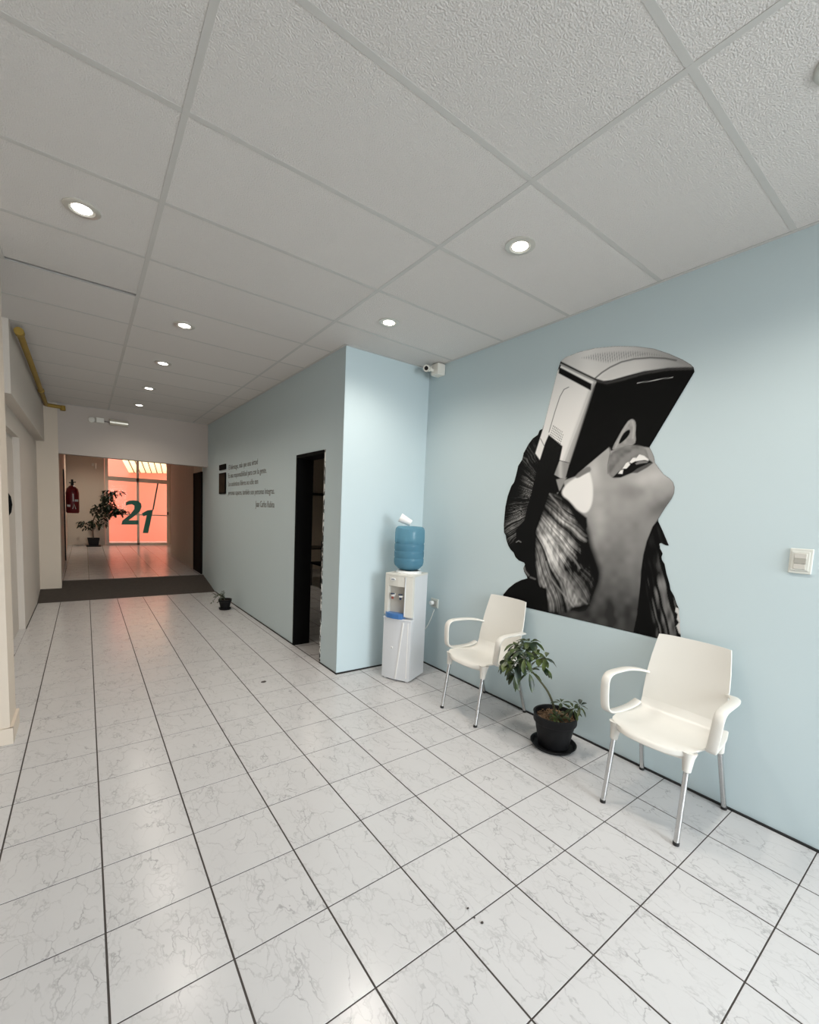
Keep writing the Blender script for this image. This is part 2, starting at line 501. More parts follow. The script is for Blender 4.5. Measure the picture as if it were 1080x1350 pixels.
# hall
w = MB().prism([(-.36, 6.72), (-.45, 13.85), (-.6, 13.85), (-.6, 6.72)], 0, 3.2).build('wall_hall_left', M['cream']); struct(w)
mb = MB().box(-.6, .44, 13.80, 13.95, 0, 3.2).box(2.14, 2.6, 13.80, 13.95, 0, 3.2).box(.44, 2.14, 13.80, 13.95, 2.95, 3.2)
w = mb.build('wall_hall_end', M['cream']); struct(lab(w, 'cream far wall of the hall around the glass doors'))
w = MB().box(1.74, 1.90, 7.72, 10.72, 0, 3.2).build('wall_hall_right', M['boards']); struct(lab(w, 'beige board-clad hall wall beside the glass doors'))
w = MB().box(1.90, 2.6, 10.60, 10.72, 0, 3.2).box(2.45, 2.6, 10.72, 13.85, 0, 3.2).box(1.74, 1.90, 6.95, 7.72, 2.12, 3.2).build('wall_hall_return', M['cream']); struct(w)
w = MB().box(-.6, 2.6, 6.70, 13.9, 2.98, 3.1).build('ceiling_hall', M['white_wall']); struct(w)
# side room shell
mb = MB().box(1.9, 5.1, 8.2, 8.35, -.05, 3.2).box(5.0, 5.15, 1.5, 8.3, -.05, 3.2).box(XR + .15, 5.1, 1.45, 1.6, -.05, 3.2)
w = mb.build('wall_side_room', M['cream']); struct(lab(w, 'beige wall of the dim room through the doorway'))
# rear street front with glazed opening, and left end of the reception room
mb = MB().box(-3.7, -.45, -4.2, -4.0, -.05, 3.2).box(2.55, 2.9, -4.2, -4.0, -.05, 3.2).box(-.45, 2.55, -4.2, -4.0, 2.6, 3.2).box(-.45, 2.55, -4.2, -4.0, -.05, .22)
w = mb.build('wall_rear', M['white_wall']); struct(w)
w = MB().box(-3.75, -3.6, -4.2, 1.68, -.05, 3.2).build('wall_far_left', M['white_wall']); struct(w)
wf = MB()
for x in (-.45, .54, 1.52, 2.50): wf.box(x, x + .05, -4.05, -4.0, .22, 2.6)
wf.box(-.45, 2.55, -4.05, -4.0, .22, .27).box(-.45, 2.55, -4.05, -4.0, 2.55, 2.6)
win = struct(wf.build('window_1', M['frame']))
struct(MB().box(-14, 14, -16, -4.2, -.2, -.06).build('ground_street_sky_block', M['asphalt']))  # unseen street ground, added to block world light from below the horizon
# thin black skirting strips
for nm, poly in (('baseboard_right', [(XR - .010, -4.0), (XR, -4.0), (XR, 1.42), (XR - .010, 1.42)]),
                 ('baseboard_alcove', [(1.792, 1.436), (XR - .01, 1.416), (XR - .01, 1.424), (1.797, 1.444)]),
                 ('baseboard_corridor', [(xw(D1) - .008, D1), (xw(D1) + .002, D1), (xw(YR) + .002, YR), (xw(YR) - .008, YR)]),
                 ('baseboard_doorway', [(1.790, 1.44), (1.80, 1.44), (xw(D0) + .002, D0), (xw(D0) - .006, D0)])):
    struct(MB().prism(poly, 0, .011).build(nm, M['skirt']))

# ------------------------------------------------------------------ suspended ceiling
ceil = struct(MB().box(-3.7, 5.2, -4.3, 8.4, HC + .14, HC + .2).build('ceiling', M['dark']))
lab(ceil, 'suspended ceiling of textured white panels in a tee grid')
MX = [-2.154, -.934, .286, 1.506, XR]
MY = [-.738 + .6055 * k for k in range(-6, 13)]
pcache = {}
TW = .012                     # half tee width
LAMPS = [(-.021, .791), (1.838, -1.646), (1.818, -.421), (1.819, .814), (.630, 1.99), (.632, 3.207), (.634, 4.464), (.633, 5.679)]
for bi in range(1, 4):
    for k in range(len(MY) - 1):
        x0, x1 = MX[bi] + .006, MX[bi + 1] - .006
        y0, y1 = MY[k] + .006, MY[k + 1] - .006
        if y0 > 1.4: x0 = max(x0, XL - .06)
        if y0 > 1.5: x1 = min(x1, xw(y0) + .02)
        if bi == 3 and y0 < 1.44 < y1: pass
        y1 = min(y1, 6.60)
        if x1 - x0 < .05 or y1 - y0 < .03: continue
        if bi == 1 and abs(y1 - (MY[10] - .006)) < 1e-3: y1 -= .024     # the slipped panel that leaves a dark gap
        key = (round(x1 - x0, 4), round(y1 - y0, 4))
        if key not in pcache:
            pcache[key] = MB().box(0, key[0], 0, key[1], 0, .016).mesh('ceiling_panel', M['panel'], bevel=.003, seg=1)
        o = bpy.data.objects.new('ceiling_panel', pcache[key]); COL.objects.link(o)
        o.parent = ceil; o.location = (x0, y0, HC + .0012)
MB().box(-3.6, -.94, -4.0, 1.4, HC + .004, HC + .02).build('ceiling_slab', M['panel'], ceil)
MB().box(-.94, XR, -4.0, MY[0], HC + .004, HC + .02).build('ceiling_slab', M['panel'], ceil)
MB().box(1.95, 5.0, 1.58, 8.2, HC + .004, HC + .02).build('ceiling_slab', M['panel'], ceil)
for i, x in enumerate(MX[1:4]):
    MB().box(x - TW, x + TW, -4.0, 1.38 if x < -.5 else 6.54, HC - .0004, HC + .0010).build('main_tee', M['tee'], ceil)
for k, y in enumerate(MY[1:], 1):
    for bi in range(1, 4):
        x0, x1 = MX[bi] + TW, MX[bi + 1] - TW
        if y > 1.38: x0 = max(x0, XL + .01)
        if y > 1.44: x1 = min(x1, xw(y))
        if x1 - x0 < .05 or y > 6.53: continue
        if k == 10 and bi == 1:
            MB().box(x0, x1, y + .0, y + TW, HC, HC + .0010).build('cross_tee', M['tee'], ceil); continue
        MB().box(x0, x1, y - TW, y + TW, HC, HC + .0010).build('cross_tee', M['tee'], ceil)
for q in (MB().box(XR - .022, XR, -4.0, 1.42, HC - .002, HC + .001), MB().prism([(1.78, 1.42), (XR, 1.40), (XR, 1.43), (1.80, 1.45)], HC - .002, HC + .001),
          MB().prism([(xw(1.44) - .022, 1.42), (xw(1.44), 1.42), (xw(6.53), 6.53), (xw(6.53) - .022, 6.53)], HC - .002, HC + .001),
          MB().box(-.42, -.398, 1.38, 1.69, HC - .002, HC + .001), MB().box(-.5, 1.76, 6.512, 6.535, HC - .002, HC + .001)):
    q.build('wall_angle', M['tee'], ceil)


def downlight():
    t = thing('downlight', 'x', 'light', (0, 0, HC))
    MB().lathe([(.048, -.001), (.054, -.007), (.070, -.007), (.078, -.003), (.078, .003), (.048, .003)], 36, cap0=False, cap1=False).build('ring', M['ring'], t, True)
    MB().lathe([(.050, -.004), (.050, .02), (.046, .02), (.042, -.003)], 36, cap0=False, cap1=False).build('reflector', M['ring'], t, True)
    MB().lathe([(.0, -.0060), (.028, -.0055), (.042, -.0035)], 36, cap0=False, cap1=False).build('lens', M['lamp'], t, True)
    return t


lampA = downlight()
LAMPS += [(.2, 12.3), (3.3, 5.2)]  # unseen lights added to brighten the hall and the side room
lamp_labels = ['round recessed ceiling light in the panel above the cream wall end', 'round recessed ceiling light nearest the street front',
               'round recessed ceiling light above the near chair and the mural', 'round recessed ceiling light in front of the water dispenser alcove',
               'first corridor ceiling light from the reception end', 'second corridor ceiling light from the reception end',
               'third corridor ceiling light from the reception end', 'corridor ceiling light right in front of the lintel wall', 'unseen ceiling light added to brighten the hall near the glass doors', 'unseen ceiling light added to brighten the dim side room']
for i, (x, y) in enumerate(LAMPS):
    t = lampA if i == 0 else copy_tree(lampA)
    t.location = (x, y, HC if y < 6 else 2.983); tag(t, lamp_labels[i], 'light', 'recessed ceiling lights')
    d = bpy.data.lights.new('lamp_beam', 'SPOT'); d.energy = 21 if y < 1.5 else 8 if y < 6 and x < 2.5 else 8 if x > 2.5 else 42; d.color = (1, .92, .82) if y < 1.5 else (1, .87, .70); d.spot_size = math.radians(150); d.spot_blend = 1.0; d.shadow_soft_size = .06
    o = bpy.data.objects.new('lamp_beam', d); COL.objects.link(o); o.parent = t; o.location = (0, 0, -.02)

# ------------------------------------------------------------------ doors
# black door frame in the corridor wall
df = MB(); th = .18
df.prism([(xw(D1) - .006, D1 - .03), (xw(D1) + th, D1 - .03), (xw(D1) + th, D1), (xw(D1) - .006, D1)], 0, DZ)
door1 = struct(df.build('door_1', M['black'])); lab(door1, 'open black door frame in the corridor wall')
MB().prism([(xw(D0) + .004, D0), (xw(D0) + th, D0), (xw(D0) + th, D0 + .012), (xw(D0) + .004, D0 + .012)], 0, DZ).build('jamb', M['black'], door1)
MB().prism([(xw(D0) - .006, D0), (xw(D0) + th, D0), (xw(D1) + th, D1), (xw(D1) - .006, D1)], DZ - .035, DZ).build('head', M['black'], door1)
lab(MB().prism([(xw(D0) - .003, D0 - .022), (xw(D0) + .001, D0 - .022), (xw(D0) + .001, D0), (xw(D0) - .003, D0)], .0, DZ).build('chipped_edge', M['chip'], door1), 'chipped white plaster edge')
# recessed door on the left wall
d2 = struct(MB().box(-.70, -.655, 3.40, 4.42, 0, 2.14).build('door_2', M['white_wall'])); lab(d2, 'off-white door recessed in the left wall')
MB().tube([(-.655, 3.52, 1.30), (-.628, 3.53, 1.31), (-.608, 3.54, 1.35), (-.600, 3.54, 1.42), (-.608, 3.54, 1.49), (-.628, 3.53, 1.53), (-.655, 3.52, 1.54)], .014, 10).build('handle', M['black'], d2, True)
# black door at the near end of the hall
d3 = struct(MB().box(1.735, 1.80, 6.98, 7.72, HZ, 2.12).build('door_3', M['black'])); lab(d3, 'black door at the right side of the hall')
MB().box(1.728, 1.745, 7.64, 7.72, HZ, 2.12).build('jamb', M['black'], d3)
MB().box(1.728, 1.745, 6.96, 7.02, HZ, 2.12).build('jamb', M['black'], d3)

# glass double doors at the end of the hall
YG = 13.80
gd = struct(MB().box(.445, .53, YG - .03, YG + .05, HZ, 2.95).build('door_4', M['frame'])); lab(gd, 'cream framed glass double doors with a green 21')
for nm, bx in (('post', (2.06, 2.14, HZ, 2.95)), ('transom', (.53, 2.06, 2.10, 2.22)), ('sill', (.53, 2.06, HZ, .235)),
               ('mullion', (1.245, 1.31, HZ, 2.95)), ('mid_rail', (.53, 1.245, 1.085, 1.12)), ('mid_rail', (1.31, 2.06, 1.085, 1.12))):
    MB().box(bx[0], bx[1], YG - .02, YG + .04, bx[2], bx[3]).build(nm, M['frame'], gd)
for x0, x1, z0, z1 in ((.53, 1.245, .235, 1.085), (.53, 1.245, 1.12, 2.10), (1.31, 2.06, .235, 1.085), (1.31, 2.06, 1.12, 2.10), (.53, 1.245, 2.22, 2.95), (1.31, 2.06, 2.22, 2.95)):
    MB().box(x0, x1, YG + .005, YG + .011, z0, z1).build('pane', M['glass'], gd)
MB().box(2.065, 2.095, YG - .05, YG - .02, 1.13, 1.22).build('door_handle', M['black'], gd)
two = [(0.962, 1.468), (1.049, 1.524), (1.166, 1.541), (1.283, 1.527), (1.356, 1.454), (1.37, 1.351), (1.325, 1.21), (1.191, 1.067), (1.029, 0.924), (1.284, 0.931), (1.283, 0.798), (0.841, 0.789), (0.865, 0.902), (1.074, 1.114), (1.178, 1.273), (1.179, 1.376), (1.121, 1.418), (1.019, 1.396), (0.961, 1.366)]
one = [(1.375, 1.149), (1.519, 1.246), (1.678, 1.277), (1.539, 0.539), (1.394, 0.538), (1.503, 1.095), (1.413, 1.057)]
slash = [(1.793, 2.103), (1.83, 2.099), (1.696, 1.278), (1.656, 1.276)]
dec = thing('door_lettering', 'dark green 21 with a tall slash stuck on the glass doors', 'lettering', (0, YG - .022, 0))


def poly_slab(poly, y0, y1, name, mat, parent):
    me = bpy.data.meshes.new(name); bm = bmesh.new()
    vs = [bm.verts.new((x, y0, z)) for x, z in poly]; f = bm.faces.new(vs)
    r = bmesh.ops.extrude_face_region(bm, geom=[f])
    for v in r['geom']:
        if isinstance(v, bmesh.types.BMVert): v.co.y = y1
    bmesh.ops.triangulate(bm, faces=[f for f in bm.faces if len(f.verts) > 4])
    bmesh.ops.recalc_face_normals(bm, faces=bm.faces); bm.to_mesh(me); bm.free()
    me.materials.append(mat); o = bpy.data.objects.new(name, me); COL.objects.link(o); o.parent = parent
    return o


poly_slab(two, 0, .002, 'digit', M['green'], dec); poly_slab(one, 0, .002, 'digit', M['green'], dec); poly_slab(slash, 0, .002, 'slash', M['green'], dec)

# courtyard behind the glass
struct(MB().box(-4, 7, 13.95, 17.2, -.1, .12).build('ground_court', M['pave']))
cw = MB().box(-4, 7, 15.905, 16.1, 0, 4.2).build('wall_court', M['salmon']); struct(lab(cw, 'sunlit salmon courtyard wall behind the glass doors'))
p0, p1 = Vector((1.194, 15.9, 2.488)), Vector((.91, 14.3, 2.779))
dv = p1 - p0
can = thing('canopy', 'translucent cream roof sheet on slanted rafters outside the glass doors', 'canopy', p0)
SP = .172
for i in range(9):
    a = Vector((i * SP, 0, i * SP * .07)); b_ = a + Vector((SP - .018, 0, (SP - .018) * .07))
    mb = MB(); n = Vector((0, 0, .01))
    mb.add([a, b_, b_ + dv, a + dv, a + n, b_ + n, b_ + dv + n, a + dv + n], [(0, 1, 2, 3), (4, 5, 6, 7), (0, 1, 5, 4), (1, 2, 6, 5), (2, 3, 7, 6), (3, 0, 4, 7)])
    mb.build('roof_sheet', M['sheet'], can)
    if i:
        MB().strap([a + Vector((-.015, 0, 0)), a + Vector((-.015, 0, 0)) + dv], (1, 0, 0), .022, .025).build('rafter', M['rafter'], can)

# ------------------------------------------------------------------ chairs
PROF = [(-.272, .416), (-.268, .430), (-.255, .441), (-.225, .447), (-.16, .444), (-.08, .437), (0, .431), (.06, .433), (.10, .445), (.125, .468), (.142, .500),
        (.158, .55), (.174, .61), (.190, .67), (.206, .74), (.222, .81), (.236, .872)]
HW = [.185, .190, .196, .204, .213, .218, .217, .213, .208, .204, .202, .203, .204, .202, .196, .187, .178]
NB = 10


def shell(i0, i1):
    """curved sheet of the chair shell between profile stations, with thickness"""
    NV = 17; TH = .009
    rows = []
    for i in range(i0, i1 + 1):
        x, z = PROF[i]; hw = HW[i]
        row = []
        for j in range(NV):
            v = -1 + 2 * j / (NV - 1)
            front = max(0, 1 - i / 6.0)
            xx = x + front ** 1.2 * .075 * abs(v) ** 3.2
            zz = z
            if i <= 8: zz += .010 * (abs(v) ** 3) * min(1, i / 4) - front * .0 
            if i >= 8: xx -= .020 * v * v * min(1, (i - 8) / 3)
            if i == len(PROF) - 1: zz -= .004 * abs(v) ** 6
            row.append(Vector((xx, v * hw, zz)))
        rows.append(row)
    n = len(rows); vs = []; fs = []
    nor = []
    for i in range(n):
        nr = []
        for j in range(NV):
            a = rows[min(i + 1, n - 1)][j] - rows[max(i - 1, 0)][j]
            b = rows[i][min(j + 1, NV - 1)] - rows[i][max(j - 1, 0)]
            nr.append(a.cross(b).normalized())
        nor.append(nr)
    for sgn in (0, 1):
        for i in range(n):
            for j in range(NV): vs.append(rows[i][j] - nor[i][j] * TH * sgn)
    o = n * NV
    for i in range(n - 1):
        for j in range(NV - 1):
            q = (i * NV + j, i * NV + j + 1, (i + 1) * NV + j + 1, (i + 1) * NV + j)
            fs.append(q); fs.append(tuple(o + t for t in reversed(q)))
    for i in range(n - 1):
        fs.append((i * NV, (i + 1) * NV, o + (i + 1) * NV, o + i * NV))
        fs.append((i * NV + NV - 1, o + i * NV + NV - 1, o + (i + 1) * NV + NV - 1, (i + 1) * NV + NV - 1))
    for j in range(NV - 1):
        fs.append((j, o + j, o + j + 1, j + 1))
        k = (n - 1) * NV
        fs.append((k + j, k + j + 1, o + k + j + 1, o + k + j))
    return MB().add(vs, fs)


def smooth_path(pts, n=4):
    out = []
    P = [Vector(p) for p in pts]
    for i in range(len(P) - 1):
        a, b, c, d = P[max(i - 1, 0)], P[i], P[i + 1], P[min(i + 2, len(P) - 1)]
        for k in range(n):
            t = k / n
            out.append(.5 * ((2 * b) + (c - a) * t + (2 * a - 5 * b + 4 * c - d) * t * t + (3 * b - a - 3 * c + d) * t ** 3))
    out.append(P[-1])
    return out


def make_chair(label, loc, rz=0):
    t = thing('armchair', label, 'chair', loc, rz, 'white plastic armchairs along the mural wall')
    shell(0, NB).build('seat', M['plastic'], t, True)
    shell(NB, len(PROF) - 1).build('backrest', M['plastic'], t, True)
    for s in (1, -1):
        path = smooth_path([(.188, .198 * s, .634), (.13, .236 * s, .650), (.05, .262 * s, .660), (-.05, .270 * s, .664), (-.11, .272 * s, .664), (-.148, .271 * s, .655), (-.170, .270 * s, .630), (-.176, .268 * s, .59),
                            (-.178, .264 * s, .54), (-.177, .258 * s, .49), (-.168, .252 * s, .470), (-.140, .245 * s, .455), (-.09, .238 * s, .451), (-.03, .232 * s, .450), (.05, .224 * s, .455), (.105, .213 * s, .475)])
        MB().strap(path, (0, 1, .0), .046, .015).build('armrest', M['plastic'], t, True)
        for fx, (top, bot) in enumerate((((-.200, .176, .435), (-.260, .182, 0)), ((.115, .196, .435), (.248, .215, 0)))):
            a = Vector((top[0], top[1] * s, top[2])); b = Vector((bot[0], bot[1] * s, bot[2])); d = b - a
            lg = MB().tube([a + d * .12, a + d * .5, b + Vector((0, 0, .012)) - d * .0], .0125, 14).build('leg', M['chrome'], t, True)
            MB().lathe([(.0115, 0), (.0145, .002), (.0145, .016), (.0125, .018)], 14, (b.x, b.y, 0)).build('foot', M['foot'], lg, True)
            MB().tube([a + Vector((0, 0, .005)), a + d * .05, a + d * .2, a + d * .205], [.036, .027, .0185, .0155], 16).build('leg_sleeve', M['plastic'], t, True)
    MB().strap([(-.205, -.186, .415), (-.23, -.09, .412), (-.235, 0, .410), (-.23, .09, .412), (-.205, .186, .415)], (0, 0, 1), .03, .012).build('front_rail', M['plastic'], t, True)
    return t


make_chair('white plastic armchair beside the light switch end of the blue wall', (2.437, -1.115, 0))
make_chair('white plastic armchair between the water dispenser and the potted plant', (2.443, .215, 0))

# ------------------------------------------------------------------ umbrella plant
rnd = random.Random(7)


def leaflet(mb, base, direc, length, width, droop, up=Vector((0, 0, 1))):
    d = direc.normalized(); s = d.cross(up)
    if s.length < .05: s = Vector((1, 0, 0))
    s.normalize(); n = s.cross(d).normalized()
    vs = []; fs = []
    st = [(0, .06), (.18, .45), (.45, .9), (.70, 1), (.90, .62), (1, .08)]
    for t, w in st:
        c = base + d * length * t + Vector((0, 0, -droop * length * t * t))
        fold = n * (.18 * width * w)
        vs += [c - s * width * w * .5 + fold, c, c + s * width * w * .5 + fold]
    for i in range(len(st) - 1):
        for k in range(2):
            fs.append((i * 3 + k, i * 3 + k + 1, i * 3 + k + 4, i * 3 + k + 3))
    mb.add(vs, fs)


def palmate(parent, origin, node, axis, n, L, W, droop, mat, petiole=None):
    mb = MB()
    node = Vector(node); axis = Vector(axis).normalized()
    u = axis.orthogonal().normalized(); v = axis.cross(u)
    ph = rnd.random() * 6
    for k in range(n):
        a = ph + 2 * math.pi * k / n + rnd.uniform(-.2, .2)
        d = (u * math.cos(a) + v * math.sin(a)) + axis * rnd.uniform(.0, .35)
        leaflet(mb, node + d.normalized() * L * .12, d, L * rnd.uniform(.8, 1.1), W * rnd.uniform(.85, 1.15), droop * rnd.uniform(.6, 1.3))
    o = mb.build('leaf', mat, parent, True)
    MB().tube(smooth_path([origin, (Vector(origin) + node) * .5 + Vector((0, 0, .012)), node], 3), [.0028] * 7 if petiole is None else petiole, 6).build('petiole', M['stem'], o, True)
    return o


def pot(t, R0, R1, H, saucer):
    s = .012
    MB().lathe([(R0, s), (R0 + (R1 - R0) * .72, H * .74), (R1 * .985, H * .76), (R1, H * .78), (R1, H * .97), (R1 + .004, H), (R1 - .008, H), (R1 - .012, H * .8), (R1 - .014, H * .74)], 40, cap1=False).build('pot', M['pot'], t, True)
    if saucer:
        MB().lathe([(saucer * .88, 0), (saucer, .022), (saucer + .002, .024), (saucer - .006, .024), (saucer * .86, .006)], 40).build('saucer', M['pot'], t, True)
    n = 36; vs = [(0, 0, H * .86)]; fs = []
    for j in range(1, 5):
        for k in range(n):
            a = 2 * math.pi * k / n; r = (R1 - .012) * j / 4
            vs.append((r * math.cos(a), r * math.sin(a), H * .84 + rnd.uniform(-.006, .008) - .01 * (j == 4)))
    for k in range(n): fs.append((0, 1 + k, 1 + (k + 1) % n))
    for j in range(3):
        for k in range(n):
            k2 = (k + 1) % n; fs.append((1 + j * n + k, 1 + (j + 1) * n + k, 1 + (j + 1) * n + k2, 1 + j * n + k2))
    so = MB().add(vs, fs).build('soil', M['soil'], t, True)
    return so


PP = Vector((2.455, -.425, 0))
t = thing('potted_plant', 'leaning umbrella plant in a black pot between the two white armchairs', 'plant', PP)
so = pot(t, .098, .139, .222, .147)
mb = MB()
for k in range(240):
    a = rnd.uniform(0, 6.28); r = .118 * math.sqrt(rnd.random()); L = rnd.uniform(.008, .022); b = rnd.uniform(0, 6.28)
    c = Vector((r * math.cos(a), r * math.sin(a), .192 + rnd.uniform(0, .008))); d = Vector((math.cos(b), math.sin(b), rnd.uniform(-.3, .3))) * L
    q = Vector((-d.y, d.x, 0)).normalized() * .003
    mb.add([c - d - q, c - d + q, c + d + q, c + d - q, c + Vector((0, 0, .004))], [(0, 1, 4), (1, 2, 4), (2, 3, 4), (3, 0, 4), (3, 2, 1, 0)])
bc = mb.build('bark_chips', plain('bark_chips', (.26, .16, .09), .9, var=.6, vscale=70), so); bc['kind'] = 'stuff'
HS = Vector((-.105, -.080, .045))
H0 = Vector((-.045, .205, .475)) + HS
main = smooth_path([(.005, .01, .19), (.0, .015, .26), (-.03, .050, .36), (-.09, .095, .45), H0], 4)
MB().tube(main, [.0085 - .0035 * i / len(main) for i in range(len(main))], 8).build('stem', M['stem'], t, True)
heads = [((-.03, .13, .56), (.1, -.2, 1), 9, .085), ((-.10, .20, .60), (-.5, .1, 1), 9, .09), ((-.07, .30, .58), (-.2, .7, .9), 9, .088), ((-.14, .30, .52), (-.7, .5, .6), 8, .088),
         ((-.15, .22, .53), (-1, 0, .6), 8, .085), ((-.09, .34, .48), (-.3, 1, .2), 8, .082), ((-.02, .23, .64), (0, .1, 1), 9, .09), ((.03, .23, .57), (.6, .1, .9), 8, .085),
         ((-.02, .33, .60), (.2, .8, .8), 8, .085), ((-.12, .26, .43), (-.6, .3, -.2), 7, .075), ((-.10, .16, .47), (-.7, -.4, .2), 7, .075), ((.0, .12, .50), (.4, -.7, .5), 7, .07),
         ((-.06, .30, .42), (-.2, .7, -.3), 7, .07), ((-.17, .15, .58), (-.8, -.3, .6), 7, .07), ((-.06, .07, .585), (-.3, -.9, .5), 5, .06)]
for nd_, ax, n, L in heads:
    palmate(t, H0 + Vector((rnd.uniform(-.01, .01), rnd.uniform(-.02, .01), rnd.uniform(-.03, .02))), Vector(nd_) + HS, ax, n - 1, L, L * .48, .55, M['leaf'])
for base, nd_, ax, n, L in (((.0, -.01, .19), (-.015, -.045, .315), (-.1, -.1, 1), 6, .06), ((.01, -.03, .19), (.0, -.125, .305), (-.7, -.5, .7), 8, .055), ((.01, -.03, .19), (-.01, -.175, .345), (-.2, -.8, .5), 7, .055),
                            ((0, -.02, .19), (-.03, -.02, .22), (-.3, -.2, 1), 7, .05), ((0, .01, .19), (-.05, -.05, .215), (-.5, -.2, 1), 7, .045), ((0, .01, .19), (.02, -.06, .225), (.2, -.4, 1), 6, .045)):
    palmate(t, base, nd_, ax, n, L, L * .4, .35, M['leaf'])

# small pot in the corridor
t = thing('potted_sprig', 'small black pot with thin trailing sprigs at the corridor wall', 'plant', (1.575, 4.52, 0))
pot(t, .058, .090, .15, .085)
for k in range(9):
    a = rnd.uniform(2.2, 4.6); L = rnd.uniform(.08, .2)
    p = smooth_path([(0, 0, .12), (.3 * L * math.cos(a), .3 * L * math.sin(a), .12 + rnd.uniform(.05, .16)), (L * math.cos(a), L * math.sin(a), .13 + rnd.uniform(-.05, .14))], 4)
    st = MB().tube(p, .002, 5).build('sprig', M['sprig'], t, True)
    mb = MB()
    for q in p[3:]:
        for m_ in range(3):
            leaflet(mb, q, Vector((rnd.uniform(-1, 1), rnd.uniform(-1, 1), rnd.uniform(-.3, .8))), .022, .011, .2)
    mb.build('leaf_cluster', M['sprig'], st, True)['kind'] = 'stuff'

# ficus in the hall
t = thing('potted_ficus', 'dark leafy fig tree in a black pot beside the glass doors', 'plant', (.145, 13.35, HZ))
pt = MB().prism([(-.11, -.11), (.11, -.11), (.11, .11), (-.11, .11)], .03, .04)
mb = MB(); mb.add([(-.11, -.11, .03), (.11, -.11, .03), (.11, .11, .03), (-.11, .11, .03), (-.145, -.145, .24), (.145, -.145, .24), (.145, .145, .24), (-.145, .145, .24),
                   (-.125, -.125, .24), (.125, -.125, .24), (.125, .125, .24), (-.125, .125, .24), (-.12, -.12, .2), (.12, -.12, .2), (.12, .12, .2), (-.12, .12, .2)],
                  [(3, 2, 1, 0)] + [(i, (i + 1) % 4, 4 + (i + 1) % 4, 4 + i) for i in range(4)] + [(4 + i, 4 + (i + 1) % 4, 8 + (i + 1) % 4, 8 + i) for i in range(4)] + [(8 + i, 8 + (i + 1) % 4, 12 + (i + 1) % 4, 12 + i) for i in range(4)] + [(12, 13, 14, 15)])
mb.build('pot', M['pot'], t, bevel=.006); MB().box(-.17, .17, -.17, .17, 0, .03).build('saucer', M['pot'], t, bevel=.01)
tr = MB().tube(smooth_path([(0, 0, .2), (-.01, 0, .5), (.02, 0, .8), (.18, 0, 1.05), (.33, 0, 1.35), (.36, 0, 1.62)], 4), [.014] * 21, 8).build('trunk', M['bark'], t, True)
for p in ([(0, 0, .5), (-.12, .02, .62), (-.22, 0, .68)], [(.02, 0, .8), (.1, .05, .72), (.2, .05, .7)], [(.2, 0, 1.08), (.42, 0, 1.1), (.72, 0, .98)], [(.33, 0, 1.35), (.5, 0, 1.55), (.72, 0, 1.62)], [(.1, 0, .95), (.0, 0, 1.0), (-.02, 0, 1.05)]):
    MB().tube(smooth_path(p, 4), .006, 6).build('branch', M['bark'], t, True)
mb = MB()
for (cx, cz, rx, rz, n) in ((-.1, .62, .26, .13, 60), (.1, .68, .2, .1, 35), (.25, .92, .22, .14, 60), (.42, 1.05, .24, .14, 110), (.34, 1.3, .17, .2, 100), (.36, 1.52, .13, .13, 55), (.62, 1.02, .22, .09, 60), (.6, 1.58, .2, .07, 26), (.08, 1.02, .14, .1, 30), (.3, 1.15, .3, .12, 60)):
    for k in range(n):
        a = rnd.uniform(0, 6.28); r = math.sqrt(rnd.random())
        leaflet(mb, Vector((cx + rx * r * math.cos(a), rnd.uniform(-.14, .14), cz + rz * r * math.sin(a))), Vector((rnd.uniform(-1, 1), rnd.uniform(-1, 1), rnd.uniform(-1, .2))), .105, .055, .3)
fo = mb.build('foliage', M['ficus'], t, True); fo['kind'] = 'stuff'

# ------------------------------------------------------------------ water dispenser
t = thing('water_dispenser', 'white floor water dispenser with cream front and blue drip tray', 'dispenser', (2.312, 1.112, 0), math.radians(-64.5))
W2 = .142


def bow(y0, bulge, n=10, w=W2):
    return [(-w + 2 * w * i / n, y0 - bulge * (1 - (2 * i / n - 1) ** 2)) for i in range(n + 1)]


MB().prism([(-W2, -.105), (W2, -.105), (W2, .152), (-W2, .152)], .008, .955).build('body', M['wd_white'], t, bevel=.006)
MB().prism(bow(-.140, .018) + [(W2, .155), (-W2, .155)], .945, .968).build('top_cover', M['wd_cream'], t, bevel=.006)
fr = MB()
fr.prism([(-W2, -.105), (-W2, -.140), (-.098, -.149), (-.098, -.105)], .590, .946)
fr.prism([(.066, -.105), (.066, -.154), (.10, -.149), (W2, -.140), (W2, -.105)], .590, .946)
fr.prism([(-.0981, -.105), (-.0981, -.149), (-.05, -.155), (0, -.158), (.066, -.154), (.0661, -.105)], .855, .946)
fr.build('front_fascia', M['wd_cream'], t, bevel=.004)
MB().box(-.098, .066, -.1075, -.104, .60, .856).build('niche_back', M['wd_niche'], t)
MB().box(.071, .078, -.162, -.15, .60, .946).build('front_groove', M['wd_white'], t, bevel=.002)
lo = MB().prism(bow(-.142, .018) + [(W2, -.104), (-W2, -.104)], .012, .560).build('lower_panel', M['wd_white'], t, bevel=.004)
MB().add([(.066, -.164, .54), (.079, -.163, .54), (.021, -.166, .02), (.008, -.166, .02), (.068, -.150, .54), (.078, -.150, .54), (.020, -.150, .04), (.010, -.150, .04)],
         [(0, 1, 2, 3), (4, 5, 6, 7), (0, 3, 7, 4), (1, 2, 6, 5), (0, 1, 5, 4), (2, 3, 7, 6)]).build('slanted_rib', M['cup'], lo)
MB().box(.110, .118, -.150, -.14, .04, .54).build('corner_rib', M['cup'], lo)
MB().prism(bow(-.150, .022) + [(W2, -.104), (-W2, -.104)], .558, .572).build('tray_shelf', M['wd_white'], t, bevel=.004)
